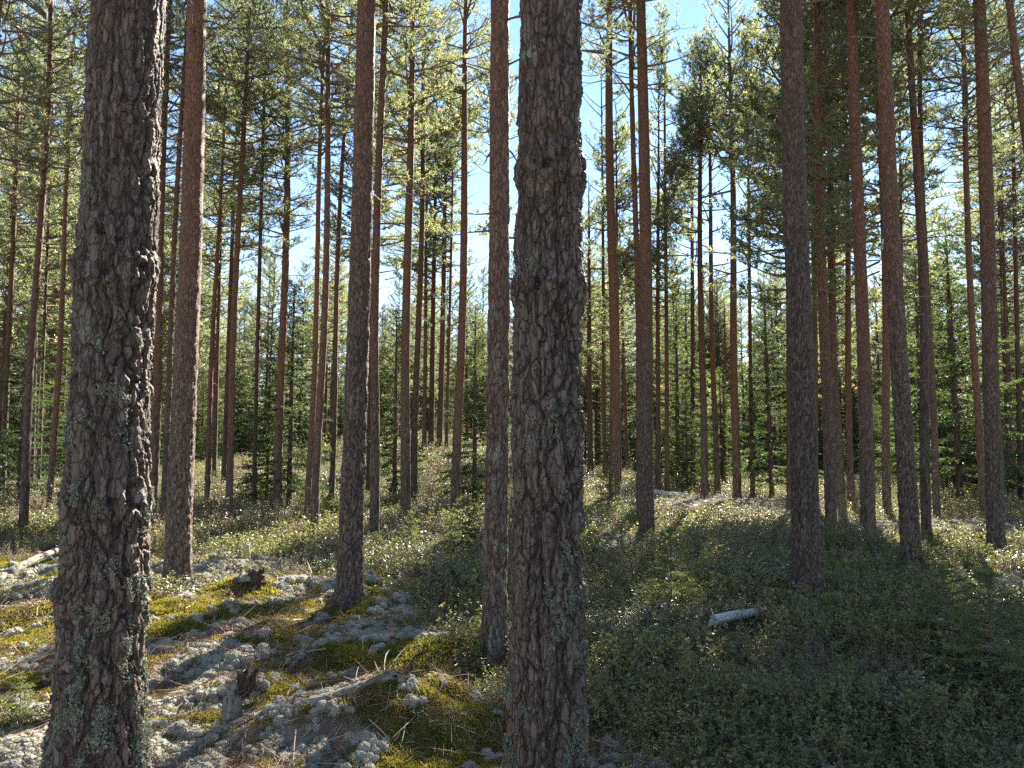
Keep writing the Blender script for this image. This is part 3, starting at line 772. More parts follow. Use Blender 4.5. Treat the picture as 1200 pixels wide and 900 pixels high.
# ------------------------------------------------------------------ saplings and bushes
SAP = [bits_mesh('sapling crown', spruce_crown(330 + k, 1.0, [0.42, 0.5][k], 0.08, 0.075, 0.045, 0.011, 11, 1.0, 0.05), [M_TWIG, M_SAPLING]) for k in range(2)]
SAPT = trunk_mesh('sapling stem', M_SPRUCE_BARK, 1.0, 0.010, 8, np.linspace(-.05, 1, 12), 0.3, 0.05, 0.0, 78, fine=False)
def sapling(px, py, H, label, wide=1.0, k=0):
    x, y, z = px_ground(px, py)
    root = thing('spruce_sapling', label, 'sapling', (x, y, z - 0.01), (0, random.gauss(0, .03), random.random() * 6.28), 1.0)
    obj('stem', SAPT, root).scale = (H, H, H)
    o = obj('crown', SAP[k], root); o.scale = (H * wide, H * wide, H)
sapling(787, 724, 0.85, 'knee-high spruce sapling with feathery yellow-green shoots in the dark shrubs', 1.0, 0)
sapling(482, 655, 0.78, 'slender spruce sapling in front of the grey pine with knobbly rings', .9, 0)
sapling(541, 655, 1.0, 'bushy bright spruce sapling beside the moss-hump pine', 1.2, 1)
sapling(528, 652, .7, 'low spruce sapling leaning into the bushy bright one', 1.1, 0)
sapling(1112, 778, 0.72, 'low bushy spruce sapling in the shade of the shrubs', 1.3, 1)
sapling(1165, 818, 0.8, 'dark-hearted spruce sapling with wide low boughs in the shrubs', 1.3, 0)
sapling(22, 850, 0.30, 'small green spruce seedling among sunlit litter and moss', 1.2, 0)
sapling(352, 612, 0.6, 'tiny pale spruce sapling under the hanging boughs', 1.1, 0)
sapling(384, 614, 0.7, 'tiny pale spruce sapling between the pair of slim pines and the scaly pine', 1.1, 1)
sapling(1020, 668, 0.42, 'yellow-green spruce bush at the foot of a grey pine', 1.6, 1)
sapling(712, 606, 1.3, 'young spruce in front of the red-brown pine', .9, 0)

# ------------------------------------------------------------------ ground cover: instanced tufts, one object per kind of cover
PROTO = bpy.data.collections.new('cover sources')
def proto_set(name, meshes):
    c = bpy.data.collections.new(name)
    for i, me in enumerate(meshes):
        o = bpy.data.objects.new('%s %02d' % (name, i), me); c.objects.link(o)
    return c

def leaf_bits(B, pos, nrm_dir, L, W, tint, g, mat=0):
    """small folded leaves: two triangles each, pointing along nrm_dir"""
    n = len(pos); d = nrm_dir / (np.linalg.norm(nrm_dir, axis=1)[:, None] + 1e-9)
    side = np.cross(d, g.normal(0, .5, (n, 3)) + np.array([0, 0, 1.0])); side /= np.linalg.norm(side, axis=1)[:, None] + 1e-9
    up = np.cross(side, d); L = L * g.uniform(.7, 1.25, (n, 1)); W = W * g.uniform(.75, 1.2, (n, 1))
    a = pos; b = pos + d * L * .5 + side * W * .5 + up * W * .15; c = pos + d * L; e = pos + d * L * .5 - side * W * .5 + up * W * .15
    v = np.stack([a, b, c, e], 1).reshape(-1, 3); k = np.arange(n)[:, None] * 4
    f = np.concatenate([k + np.array([[0, 1, 2]]), k + np.array([[0, 2, 3]])]) + B.n
    B.add(v, f, mat, np.repeat(np.clip(tint, 0, 1), 4))

def shrub_proto(seed, R0=0.10, Hh=0.15, nst=13, per=11, L=0.016, W=0.010, tint0=.4):
    g = np.random.default_rng(seed); B = Bits(); P, D = [], []
    for s in range(nst):
        a = g.random() * 6.28; rr = R0 * math.sqrt(g.random()) * .8; h = Hh * g.uniform(.55, 1.1)
        pts = crooked((rr * math.cos(a), rr * math.sin(a), -.02), unit(a + g.normal(0, .6), g.uniform(.9, 1.5)), h, 3, g, .15, .1)
        B.tube(pts, [.0016, .0014, .001, .0007], 0, 3)
        for q in range(per):
            u = .35 + .65 * g.random(); i = min(int(u * 3), 2); p = pts[i] + (pts[i + 1] - pts[i]) * (u * 3 - i)
            az = g.random() * 6.28
            P.append(p); D.append(unit(az, g.uniform(-.1, .9)))
    P = np.array(P); t = tint0 + g.normal(0, .13, len(P))
    P2 = P + np.array(D) * .004
    leaf_bits(B, P2, np.array(D), L, W, t, g, 1)
    return B.data()

def lichen_proto(seed, R0=0.055, Hh=0.045):
    g = np.random.default_rng(seed); B = Bits()
    lob = [(g.normal(0, R0 * .45), g.normal(0, R0 * .45), R0 * g.uniform(.45, .75)) for _ in range(5)]
    P, D = [], []
    for (x, y, r) in lob:
        for q in range(70):
            a = g.random() * 6.28; e = math.asin(g.uniform(0.0, 1)); d = unit(a, e)
            P.append(np.array([x, y, -.005]) + d * r * np.array([1, 1, Hh / R0 * 1.2]) * .72); D.append(d + g.normal(0, .35, 3))
        # the soft body of each cushion
        k = 7; th = np.arange(k) * 6.283 / k; ring = []
        for zz, rr in ((-.02, 1.0), (.3, .92), (.62, .66), (.78, .25)):
            ring.append(np.stack([x + r * rr * .85 * np.cos(th + zz), y + r * rr * .85 * np.sin(th + zz), np.full(k, zz * r * Hh / R0 * 1.2) + g.normal(0, .002, k)], 1))
        v = np.concatenate(ring); f = []
        for i in range(3):
            for j in range(k):
                j2 = (j + 1) % k; f += [[i * k + j, i * k + j2, (i + 1) * k + j2], [i * k + j, (i + 1) * k + j2, (i + 1) * k + j]]
        f += [[3 * k, 3 * k + j, 3 * k + j + 1] for j in range(1, k - 1)]
        B.add(v, np.array(f) + B.n, 0, np.full(len(v), .35))
    P, D = np.array(P), np.array(D); D /= np.linalg.norm(D, axis=1)[:, None]
    leaf_bits(B, P, D, .013, .0055, np.clip(.5 + g.normal(0, .2, len(P)), 0, 1), g, 0)
    return B.data()

def moss_proto(seed, R0=0.06, n=210, L=.020):
    g = np.random.default_rng(seed); B = Bits()
    a = g.random(n) * 6.28; r = R0 * np.sqrt(g.random(n)); x, y = r * np.cos(a), r * np.sin(a)
    P = np.stack([x, y, .016 * (1 - (r / R0) ** 2) - .012 + g.normal(0, .002, n)], 1)
    D = np.stack([x / R0 * .6 + g.normal(0, .45, n), y / R0 * .6 + g.normal(0, .45, n), np.full(n, 1.0)], 1)
    leaf_bits(B, P, D, L, .006, .5 + g.normal(0, .2, n), g, 0)
    return B.data()

def litter_proto(seed, R0=0.10, n=46):
    g = np.random.default_rng(seed); B = Bits()
    for q in range(n):
        a = g.random() * 6.28; r = R0 * math.sqrt(g.random()); p = np.array([r * math.cos(a), r * math.sin(a), g.uniform(.001, .012)])
        d = unit(g.random() * 6.28, g.normal(0, .2)); L = g.uniform(.03, .06) if q > 3 else g.uniform(.08, .22)
        w = .0007 if q > 3 else .0022
        B.tube(np.array([p, p + d * L * .5 + g.normal(0, .003, 3), p + d * L]), [w, w, w * .6], 0, 3, tint=g.random())
    return B.data()

def cover_mat(name, cols, trans, tscale, gloss=0.04):
    N = Nodes(name); t = N.attr('tint'); k = len(cols) - 1
    r = N.math('MULTIPLY', N.math('SUBTRACT', N.objrand(), .5), .3)
    c = N.ramp(N.math('ADD', t, r, True), [(i / k, c) for i, c in enumerate(cols)])
    return N.out(N.leaf(c, scaled(N, c, tscale), trans, gloss))
M_LICHEN = cover_mat('reindeer lichen', [(.27, .255, .21), (.42, .40, .335), (.54, .51, .44)], .4, 1.0, 0.0)
M_MOSS = cover_mat('feather moss', [(.115, .112, .035), (.195, .175, .050), (.275, .235, .068)], .4, (1.4, 1.35, .8), 0.0)
M_BILB = cover_mat('bilberry leaves', [(.085, .094, .040), (.145, .155, .058), (.205, .200, .072), (.29, .20, .08)], .38, (1.5, 1.5, 1.0), .06)
M_LING = cover_mat('lingonberry leaves', [(.082, .096, .050), (.140, .152, .072), (.195, .195, .092), (.26, .21, .10)], .22, (1.5, 1.6, 1.0), .09)
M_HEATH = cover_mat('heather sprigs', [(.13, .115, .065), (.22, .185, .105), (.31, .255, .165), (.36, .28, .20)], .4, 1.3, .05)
M_LITTER = cover_mat('fallen needles and twigs', [(.12, .07, .045), (.24, .15, .09), (.42, .35, .28)], .05, 1.0, .02)

def scatter(name, label, col, pts, rots, scs, idx):
    me = bpy.data.meshes.new(name); me.vertices.add(len(pts)); me.vertices.foreach_set('co', pts.astype(np.float32).ravel())
    a = me.attributes.new('rot', 'FLOAT_VECTOR', 'POINT'); a.data.foreach_set('vector', rots.astype(np.float32).ravel())
    a = me.attributes.new('scl', 'FLOAT', 'POINT'); a.data.foreach_set('value', scs.astype(np.float32))
    a = me.attributes.new('idx', 'INT', 'POINT'); a.data.foreach_set('value', idx.astype(np.int32))
    o = obj(name, me); o['kind'] = 'stuff'; o['label'] = label
    ng = bpy.data.node_groups.new(name, 'GeometryNodeTree')
    ng.interface.new_socket('Geometry', in_out='INPUT', socket_type='NodeSocketGeometry'); ng.interface.new_socket('Geometry', in_out='OUTPUT', socket_type='NodeSocketGeometry')
    gi = ng.nodes.new('NodeGroupInput'); go = ng.nodes.new('NodeGroupOutput')
    ci = ng.nodes.new('GeometryNodeCollectionInfo'); ci.inputs['Collection'].default_value = col
    ci.inputs['Separate Children'].default_value = True; ci.inputs['Reset Children'].default_value = True
    ip = ng.nodes.new('GeometryNodeInstanceOnPoints'); ip.inputs['Pick Instance'].default_value = True
    def na(nm, ty):
        n = ng.nodes.new('GeometryNodeInputNamedAttribute'); n.data_type = ty; n.inputs['Name'].default_value = nm; return n.outputs['Attribute']
    er = ng.nodes.new('FunctionNodeEulerToRotation')
    L = ng.links.new
    L(gi.outputs[0], ip.inputs['Points']); L(ci.outputs[0], ip.inputs['Instance'])
    L(na('idx', 'INT'), ip.inputs['Instance Index']); L(na('rot', 'FLOAT_VECTOR'), er.inputs[0]); L(er.outputs[0], ip.inputs['Rotation'])
    L(na('scl', 'FLOAT'), ip.inputs['Scale']); L(ip.outputs[0], go.inputs[0])
    md = o.modifiers.new('scatter', 'NODES'); md.node_group = ng
    return o

def cells(bands, side=1.6):
    """jittered points; bands: (y0, y1, cell size); returns x, y, cell"""
    X, Y, C = [], [], []
    for y0, y1, c in bands:
        w = 0.72 * y1 + side
        xs, ys = np.meshgrid(np.arange(-w, w, c), np.arange(y0, y1, c)); xs, ys = xs.ravel(), ys.ravel()
        k = np.abs(xs) < 0.72 * ys + side; xs, ys = xs[k], ys[k]
        X.append(xs + rng.uniform(-.5, .5, len(xs)) * c); Y.append(ys + rng.uniform(-.5, .5, len(ys)) * c); C.append(np.full(len(xs), c))
    return np.concatenate(X), np.concatenate(Y), np.concatenate(C)

def slope_rot(x, y, e=.04, k=.8, jitter=.12):
    zx = (ground_z(x + e, y) - ground_z(x - e, y)) / (2 * e); zy = (ground_z(x, y + e) - ground_z(x, y - e)) / (2 * e)
    # euler XYZ with a random spin first cannot be written directly; tilt is small so jitter suffices
    n = len(x); spin = rng.random(n) * 6.283
    ca, sa = np.cos(spin), np.sin(spin)
    # tilt expressed in the spun frame
    tx, ty = zy * k, -zx * k
    rx = ca * tx + sa * ty; ry = -sa * tx + ca * ty
    # blender euler XYZ applies X, then Y, then Z
    return np.stack([rx + rng.normal(0, jitter, n), ry + rng.normal(0, jitter, n), spin], 1)

CLEAR = [px_ground(a, b)[:2] + (r,) for a, b, r in [(290, 670, .85), (290, 664, .5), (288, 680, .5), (301, 690, .3), (866, 748, .42), (845, 752, .3), (785, 592, 1.3), (770, 592, 1.2), (787, 730, .22), (526, 728, .2), (1106, 748, .2)]]
def off_trunks(x, y, clear=False):
    ok = np.ones(len(x), bool)
    for (a, b, r) in (CLEAR if clear else []): ok &= (x - a) ** 2 + (y - b) ** 2 > r * r * rng.uniform(.5, 1.1, len(x))
    for (a, b, r) in PINES:
        if b < 25 and b > 0: ok &= (x - a) ** 2 + (y - b) ** 2 > (r * 1.15) ** 2
    return ok

# moss
x, y, c = cells([(1.8, 5.5, .058), (5.5, 9, .085), (9, 15, .14), (15, 24, .30)])
s, m, l, b = masks(x, y); k = (rng.random(len(x)) < (.12 + .85 * m) * (1 - s) + 0.12 * s * m) & off_trunks(x, y); x, y, c = x[k], y[k], c[k]
scatter('moss', 'yellow-green feather moss in soft cushions', proto_set('moss tuft', [bits_mesh('moss tuft', moss_proto(600 + i), [M_MOSS]) for i in range(4)]),
        np.stack([x, y, ground_z(x, y)], 1), slope_rot(x, y), c / .06 * rng.uniform(.8, 1.25, len(x)), rng.integers(0, 4, len(x)))
# reindeer lichen
x, y, c = cells([(1.8, 5.5, .062), (5.5, 9, .09), (9, 15, .13), (15, 31, .17)])
s, m, l, b = masks(x, y); k = (rng.random(len(x)) < np.maximum((l * .82 + .06) * (1 - s) + 0.05 * s * l, .6 * pale(x, y))) & off_trunks(x, y); x, y, c = x[k], y[k], c[k]  # extra lichen in the sunlit shrub patches, to make them look brighter
scatter('reindeer_lichen', 'pale grey reindeer lichen in puffy cushions', proto_set('lichen tuft', [bits_mesh('lichen tuft', lichen_proto(620 + i), [M_LICHEN]) for i in range(4)]),
        np.stack([x, y, ground_z(x, y)], 1), slope_rot(x, y), c / .062 * rng.uniform(.55, 1.3, len(x)) * np.where(y > 14, .85, 1.0), rng.integers(0, 4, len(x)))
# litter
x, y, c = cells([(1.8, 5.5, .10), (5.5, 10, .16)])
s, m, l, b = masks(x, y); k = (rng.random(len(x)) < .35 + .6 * b) & (s < .8) & off_trunks(x, y); x, y, c = x[k], y[k], c[k]
scatter('needle_litter', 'brown fallen needles and fine twigs', proto_set('litter patch', [bits_mesh('litter patch', litter_proto(640 + i), [M_LITTER]) for i in range(4)]),
        np.stack([x, y, ground_z(x, y) + .012], 1), slope_rot(x, y, k=1.0), c / .10 * rng.uniform(.7, 1.3, len(x)), rng.integers(0, 4, len(x)))
# dwarf shrubs: dark bilberry, glossy lingonberry, brownish heather
SH = [shrub_proto(660, .10, .17, 11, 11, .021, .013, .38), shrub_proto(661, .10, .19, 10, 11, .022, .014, .52), shrub_proto(662, .10, .12, 15, 12, .015, .010, .4), shrub_proto(663, .10, .13, 15, 12, .015, .010, .55),
      shrub_proto(664, .10, .17, 18, 15, .010, .004, .5), shrub_proto(665, tint0=.8)]
SHM = [M_BILB, M_BILB, M_LING, M_LING, M_HEATH, M_BILB]
x, y, c = cells([(1.8, 5.5, .082), (5.5, 9, .105), (9, 15, .15), (15, 24, .20), (24, 46, .34)], 2.0)
s, m, l, b = masks(x, y)
patch = fbm(xy3(x, y, .55, 4.4), 3, 91); pat2 = fbm(xy3(x, y, 1.4, 6.1), 2, 95)
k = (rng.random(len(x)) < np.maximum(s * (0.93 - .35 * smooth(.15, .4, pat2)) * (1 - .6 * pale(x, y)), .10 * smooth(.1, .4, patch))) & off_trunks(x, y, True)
x, y, c, patch, pat2 = x[k], y[k], c[k], patch[k], pat2[k]
id_ = np.where(patch > .12, rng.integers(2, 4, len(x)), rng.integers(0, 2, len(x)))
id_ = np.where((y > 10) & (pat2 > .12) & (rng.random(len(x)) < .8), 4, id_); id_ = np.where(rng.random(len(x)) < .06, 5, id_); id_ = np.where(rng.random(len(x)) < .75 * pale(x, y), 4, id_); id_ = np.where((pat2 < -.28) & (rng.random(len(x)) < .4), 4, id_)  # pale heather favoured in the sunlit patches, brightness carried by its colour
scatter('dwarf_shrubs', 'low green bilberry, lingonberry and heather covering the ground', proto_set('shrub tuft', [bits_mesh('shrub tuft', d, [M_TWIG, mm]) for d, mm in zip(SH, SHM)]),
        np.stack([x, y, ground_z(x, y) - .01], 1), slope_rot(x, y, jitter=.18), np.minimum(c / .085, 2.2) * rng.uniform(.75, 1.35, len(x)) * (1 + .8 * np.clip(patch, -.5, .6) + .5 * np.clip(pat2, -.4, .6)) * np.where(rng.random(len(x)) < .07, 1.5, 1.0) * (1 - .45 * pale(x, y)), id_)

# ------------------------------------------------------------------ leafy birch saplings
N = Nodes('birch leaves'); t_ = N.attr('tint'); cc = N.ramp(t_, [(0, (.07, .12, .03)), (.5, (.13, .20, .045)), (1, (.26, .25, .05))]); M_BIRCH = N.out(N.leaf(cc, scaled(N, cc, (1.6, 1.7, .9)), .5, .04))
def leafy(seed, H=1.0, nst=7, nl=60):
    g = np.random.default_rng(seed); B = Bits(); P, D = [], []
    for q in range(nst):
        pts = crooked((g.normal(0, .03), g.normal(0, .03), -.03), unit(g.random() * 6.28, g.uniform(.8, 1.45)), H * g.uniform(.6, 1.05), 5, g, .12, .1)
        B.tube(pts, np.linspace(.006, .002, 6), 0, 4)
        for j in range(nl):
            u = .2 + .8 * g.random(); i = min(int(u * 5), 4); p = pts[i] + (pts[i + 1] - pts[i]) * (u * 5 - i)
            d = unit(g.random() * 6.28, g.uniform(-.5, .5)); P.append(p + d * g.uniform(.01, .16) * H * (1.2 - u)); D.append(d + np.array([0, 0, -.2]))
    leaf_bits(B, np.array(P), np.array(D), .042, .032, .45 + g.normal(0, .2, len(P)), g, 1)
    return B.data()
LEAFY = [bits_mesh('birch crown', leafy(700 + k), [M_TWIG, M_BIRCH]) for k in range(2)]
def birch(px, py, H, label, k=0):
    x, y, z = px_ground(px, py)
    o = obj('birch_sapling', LEAFY[k], None, (x, y, z)); o.scale = (H, H, H); o.rotation_euler = (0, 0, random.random() * 6.28); tag(o, label, 'sapling')
birch(698, 655, 1.15, 'leafy young birch with sunlit leaves against the knotty pine', 0)
birch(738, 618, 1.0, 'small leafy birch in front of the red-brown pine', 1)
birch(797, 575, 2.1, 'tall thin birch with pale yellow-green leaves above the fallen log', 1)

# ------------------------------------------------------------------ dead wood on the ground
N = Nodes('weathered wood'); co = N.coord(); mp = N.n('ShaderNodeMapping', Vector=co); mp.inputs['Scale'].default_value = (1, 1, .08)
n1 = N.noise(mp.outputs[0], 60, 4); n2 = N.noise(co, 9, 3)
cc = N.mix(N.ramp(n1, [(.3, 0), (.7, 1)]), (.12, .105, .09), (.27, .25, .22)); cc = N.mix(N.ramp(n2, [(.5, 0), (.62, 1)]), cc, (.16, .12, .085))
M_WOOD = N.out(N.principled(cc, .85, N.bump(n1, .7, .01), .2))
N = Nodes('silvered wood'); co = N.coord(); mp = N.n('ShaderNodeMapping', Vector=co); mp.inputs['Scale'].default_value = (1, 1, .08); n1 = N.noise(mp.outputs[0], 60, 4)
M_SILVER = N.out(N.principled(N.mix(N.ramp(n1, [(.3, 0), (.7, 1)]), (.33, .31, .28), (.58, .56, .52)), .8, N.bump(n1, .7, .01), .25))
N = Nodes('fresh cut wood'); co = N.coord(); n1 = N.noise(co, 40, 3)
M_CUT = N.out(N.principled(N.mix(n1, (.55, .40, .22), (.66, .50, .30)), .7, N.bump(n1, .3, .005), .2))
N = Nodes('rotten stump'); co = N.coord(); mp = N.n('ShaderNodeMapping', Vector=co); mp.inputs['Scale'].default_value = (1, 1, .25); n1 = N.noise(mp.outputs[0], 45, 5)
M_ROT = N.out(N.principled(N.mix(N.ramp(n1, [(.35, 0), (.65, 1)]), (.035, .026, .021), (.10, .072, .055)), .95, N.bump(n1, 1.0, .02), .1))

def log_mesh(name, L, r0, r1, seed, mat, stubs=4, bend=.03, sides=14, rings=30):
    """a fallen trunk along +Z with uneven wood, broken ends and branch stubs"""
    g = np.random.default_rng(seed); B = Bits(); zs = np.linspace(0, L, rings); th = np.arange(sides) * 6.2832 / sides
    Z, T = np.meshgrid(zs, th, indexing='ij'); Zf, Tf = Z.ravel(), T.ravel()
    rad = np.interp(Zf, [0, L], [r0, r1]); p = np.stack([np.cos(Tf) * r0, np.sin(Tf) * r0, Zf], 1)
    rad = rad * (1 + .16 * fbm(p * np.array([12, 12, 2.5]), 3, seed) + .10 * vnoise(p * np.array([40, 40, 3]), seed + 3))
    zz = Zf.copy(); e0 = Zf < 1e-6; e1 = Zf > L - 1e-6; zz[e0] += g.uniform(-.5, .5, e0.sum()) * r0; zz[e1] += g.uniform(-.9, .9, e1.sum()) * r1
    ox = bend * L * np.sin(Zf / L * 3.1 + seed); oy = bend * .6 * L * np.sin(Zf / L * 4.3 + seed * 2)
    v = np.stack([rad * np.cos(Tf) + ox, rad * np.sin(Tf) + oy, zz], 1)
    i = np.arange(rings - 1)[:, None] * sides; j = np.arange(sides)[None, :]; j2 = (j + 1) % sides
    q = np.stack([i + j, i + j2, i + sides + j2, i + sides + j], -1).reshape(-1, 4)
    nv = len(v); c0 = v[:sides].mean(0) + [0, 0, r0 * .3]; c1 = v[-sides:].mean(0) - [0, 0, r1 * .3]; v = np.concatenate([v, [c0, c1]])
    caps = [[nv, (k + 1) % sides, k] for k in range(sides)] + [[nv + 1, nv - sides + k, nv - sides + (k + 1) % sides] for k in range(sides)]
    B.add(v, np.concatenate([q[:, [0, 1, 2]], q[:, [0, 2, 3]], np.array(caps)]), 0, np.full(len(v), .5))
    for k in range(stubs):
        z = g.uniform(.15, .95) * L; a = g.random() * 6.28; rr = np.interp(z, [0, L], [r0, r1])
        st = np.array([bend * L * math.sin(z / L * 3.1 + seed), bend * .6 * L * math.sin(z / L * 4.3 + seed * 2), z])
        B.tube(crooked(st, unit(a, .5), rr * g.uniform(2.5, 7), 3, g, .15), np.linspace(rr * .28, rr * .10, 4), 0, 6)
    return bits_mesh(name, B.data(), [mat])

def fallen(name, a, b, r0, r1, label, cat, seed, mat=None, stubs=4, lift=.5, bend=.03, group=None):
    A = Vector(px_ground(*a)); Bv = Vector(px_ground(*b)); A.z += r0 * lift; Bv.z += r1 * lift
    d = Bv - A; o = obj(name, log_mesh(name, d.length, r0, r1, seed, mat or M_WOOD, stubs, bend, 14 if r0 > .02 else 7, 30 if r0 > .02 else 12), None, A)
    o.rotation_euler = d.to_track_quat('Z', 'Y').to_euler(); tag(o, label, cat, group); return o
fallen('fallen_log', (-14, 690), (86, 640), .060, .035, 'bleached fallen trunk slanting up to the green shrub bank', 'log', 801, stubs=7, lift=1.2)
fallen('fallen_log', (20, 682), (92, 655), .028, .015, 'thin grey branch lying along the bleached fallen trunk', 'log', 802, stubs=4, lift=1.5)
fallen('fallen_log', (362, 832), (462, 803), .030, .020, 'pale dead branch half sunk in moss and lichen', 'log', 803, stubs=0, lift=1.7)
fallen('fallen_log', (836, 743), (896, 728), .045, .035, 'short grey log lying in the dark low shrubs', 'log', 804, M_SILVER, stubs=1, lift=2.6, bend=.01)
fallen('fallen_log', (858, 722), (884, 719), .016, .012, 'thin grey stick behind the short log in the shrubs', 'log', 805, M_SILVER, stubs=1, lift=6)
fallen('fallen_log', (762, 583), (806, 586), .085, .06, 'long pale fallen log at the back of the sunlit shrubs', 'log', 806, M_SILVER, stubs=2, lift=2.5, bend=.01)
fallen('fallen_log', (1096, 745), (1116, 741), .018, .014, 'small grey stick end beside the low bushy sapling', 'log', 807, M_SILVER, stubs=0, lift=7)
TW = 'twigs lying on the lichen'
for i, (a, b, lab) in enumerate([((194, 806), (230, 777), 'thin bleached twig crossing another on grey lichen'), ((186, 789), (234, 808), 'thin curved twig under a crossing bleached twig'),
        ((316, 797), (346, 778), 'curved pale twig beside a shaded moss cushion'), ((40, 846), (64, 884), 'crooked white branch by the foot of the lichen-crusted pine'),
        ((42, 850), (66, 842), 'short white side twig touching the crooked white branch'), ((-6, 826), (14, 846), 'grey stick beside the small spruce seedling'), ((215, 822), (240, 838), 'short dark twig in the hollow between moss cushions'),
        ((322, 893), (331, 905), 'short pale stick upright in brown litter'), ((430, 800), (470, 770), 'thin grey twig on the lichen slope'), ((20, 890), (70, 868), 'fine grey twig on lichen beside the swollen pine foot')]):
    fallen('twig', a, b, .0065, .0035, lab, 'twig', 820 + i, None, 1, 3.0, .05)

def stump(px, py, r, h, label, seed, mat, cut=False, name='stump'):
    x, y, z = px_ground(px, py); g = np.random.default_rng(seed)
    sides, rings = 22, 9; th = np.arange(sides) * 6.2832 / sides; jag = np.zeros(sides) if cut else g.uniform(-.45, .25, sides) * h * .6
    V = []
    for k in range(rings):
        u = k / (rings - 1); zz = -.05 + u * (h + .05)
        rr = r * (1 + (.0 if cut else .45) * math.exp(-u * 5)) * (1 + (.02 if cut else .12) * np.sin(th * 3 + seed) + (.01 if cut else .10) * g.normal(0, .6, sides))
        V.append(np.stack([rr * np.cos(th), rr * np.sin(th), zz + jag * u], 1))
    rr = r * (.95 if cut else .62); V.append(np.stack([rr * np.cos(th), rr * np.sin(th), np.full(sides, h + .002) + jag * .5 - (0 if cut else .25 * h)], 1))
    v = np.concatenate(V + [[[0, 0, h + .002 - (0 if cut else .35 * h)]]]); n_ = len(V)
    i = np.arange(n_ - 1)[:, None] * sides; j = np.arange(sides)[None, :]; j2 = (j + 1) % sides
    q = np.stack([i + j, i + j2, i + sides + j2, i + sides + j], -1).reshape(-1, 4)
    f = np.concatenate([q[:, [0, 1, 2]], q[:, [0, 2, 3]], np.array([[n_ * sides, (n_ - 1) * sides + k, (n_ - 1) * sides + (k + 1) % sides] for k in range(sides)])])
    o = obj(name, make_mesh(name, v, f, [mat]), None, (x, y, z)); o.rotation_euler = (g.normal(0, .04), g.normal(0, .04), 0); tag(o, label, 'stump' if name == 'stump' else 'stake')
stump(290, 661, .055, .30, 'short pale sawn-off post standing in the sunlit lichen', 901, M_CUT, True, 'wooden_stake')
stump(301, 684, .10, .17, 'dark rotten stump in front of the pale sawn-off post', 902, M_ROT)
stump(291, 805, .065, .10, 'old hollow stump sunk among shaded lichen cushions', 903, M_ROT)
stump(271, 850, .05, .16, 'small gnarled stump catching the sun beside bright moss', 904, M_WOOD)
stump(57, 806, .05, .08, 'small dark stump on moss left of the lichen-crusted pine', 905, M_ROT)
stump(526, 724, .05, .12, 'small red-brown broken stump beside leafy shrubs', 906, M_ROT)

# ------------------------------------------------------------------ leafy lichen and dead stubs on the two front trunks
M_FOLI = cover_mat('leafy trunk lichen', [(.16, .162, .112), (.24, .24, .175), (.33, .33, .25)], .15, 1.0, 0.0)
def trunk_lichen(root, seed, n, zmax):
    tr = [c for c in root.children if c.name.startswith('trunk')][0]; me = tr.data; nv = len(me.vertices)
    co = np.zeros(nv * 3, np.float32); me.vertices.foreach_get('co', co); co = co.reshape(-1, 3).astype(float)
    la = np.zeros(nv, np.float32); me.attributes['lichen'].data.foreach_get('value', la)
    g = np.random.default_rng(seed); ok = np.where((la > .45) & (co[:, 2] > .0) & (co[:, 2] < zmax) & (co[:, 1] < .15))[0]
    w = np.exp(-co[ok, 2] / 1.6); pick = g.choice(ok, n, p=w / w.sum())
    c = np.repeat(co[pick], 7, 0); out = c * np.array([1, 1, 0]); out /= np.linalg.norm(out, axis=1)[:, None]
    tang = np.cross(out, [0, 0, 1.0]); a = g.random(len(c)) * 6.28
    d = tang * np.cos(a)[:, None] + np.array([0, 0, 1.0]) * np.sin(a)[:, None] + out * g.uniform(.1, .9, (len(c), 1))
    B = Bits(); pos = c + out * .001 + tang * g.normal(0, .007, (len(c), 1)) + np.array([0, 0, 1.0]) * g.normal(0, .009, (len(c), 1))
    leaf_bits(B, pos, d, .013, .010, .45 + g.normal(0, .22, len(c)), g, 0)
    o = obj('lichen', bits_mesh('trunk lichen', B.data(), [M_FOLI]), root); o['kind'] = 'stuff'
trunk_lichen(near_c, 1, 900, 2.6); trunk_lichen(near_l, 2, 1500, 3.2)
def stub(root, z, az, L, r, seed, rr=.13):
    g = np.random.default_rng(seed); B = Bits()
    pts = crooked((rr * math.cos(az), rr * math.sin(az), z), unit(az, .15), L, 4, g, .2)
    B.tube(pts, np.linspace(r, r * .4, 5), 0, 7); obj('branch_stub', bits_mesh('branch stub', B.data(), [M_TWIG]), root)
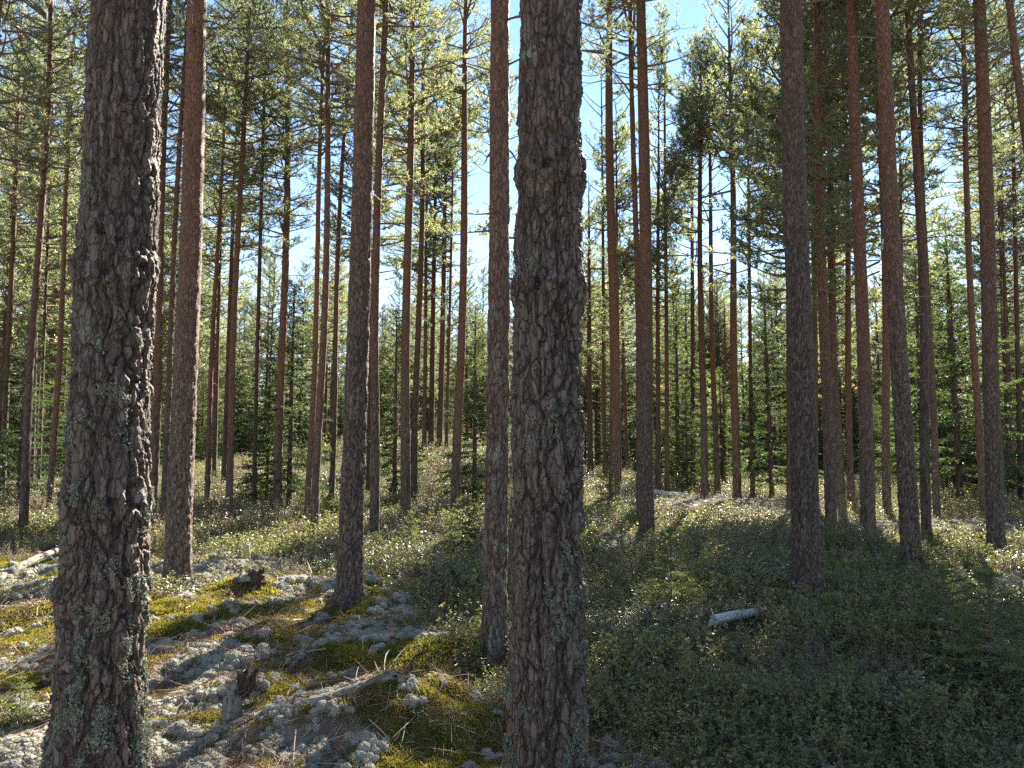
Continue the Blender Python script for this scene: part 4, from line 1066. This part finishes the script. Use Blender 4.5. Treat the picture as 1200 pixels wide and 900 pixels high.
for z, az, L, r in [(.86, 3.3, .10, .012), (1.0, 3.0, .07, .01), (.78, 0.1, .08, .010), (2.38, .2, .06, .012), (3.05, -.8, .07, .012)]: stub(near_l, z, az, L, r, int(z * 100))
g_ = np.random.default_rng(5)
for o in [o for o in bpy.data.objects if o.name.startswith('pine_tree') and o.type == 'EMPTY']:
    if 5 < o.location.y < 17 and abs(o.location.x) < .8 * o.location.y:
        ch = [c for c in o.children if c.name.startswith('trunk')][0]; rr = max(v.co.x for v in ch.data.vertices[:40]) * .62
        for q in range(7):
            z = g_.uniform(1.2, 6.5); stub(o, z, g_.uniform(-3.3, .2), g_.uniform(.05, .22) * (.5 + z / 6), g_.uniform(.006, .011), int(g_.integers(9999)), rr * (1 - z * .04))
for z, az, L, r in [(2.95, -.1, .05, .014), (2.4, 3.2, .05, .012), (1.1, 3.1, .04, .008)]: stub(near_c, z, az, L, r, int(z * 100) + 1)

# ------------------------------------------------------------------ the wood beyond, too far off to tell trees apart
def far_proto(k):
    v, f, m, t = FARV[k][1][:4]
    B = Bits(); B.add(v, f[m == 0], 0, t); B.m[-1][:] = 0
    B.f.append(f[m == 1]); B.m.append(np.ones(int((m == 1).sum()), int)); B.u.append(np.zeros(len(B.f[-1]))); B.l.append(np.zeros(len(B.f[-1])))
    B.tube([(0, 0, -1), (0, 0, 8), (0, 0, 17.8)], [.15, .11, .02], 2, 7)
    return bits_mesh('distant pine', B.data(), [M_TWIG, M_NEEDLE, M_BARK_MID])
n = 1500; r = np.sqrt(rng.uniform(62 ** 2, 170 ** 2, n)); a = rng.uniform(-.95, .95, n)
x, y = r * np.sin(a), r * np.cos(a)
id_ = np.where(rng.random(n) < .35, rng.integers(3, 5, n), rng.integers(0, 3, n))
sc_ = np.where(id_ >= 3, rng.uniform(1.0, 2.1, n), rng.uniform(.75, 1.1, n))
scatter('distant_wood', 'hazy mass of distant pines and spruces behind the stand', proto_set('distant tree', [far_proto(0), far_proto(2), far_proto(4), SPV[0], SPV[1]]),
        np.stack([x, y, ground_z(x, y)], 1), np.stack([np.zeros(n), np.zeros(n), rng.random(n) * 6.28], 1), sc_, id_)
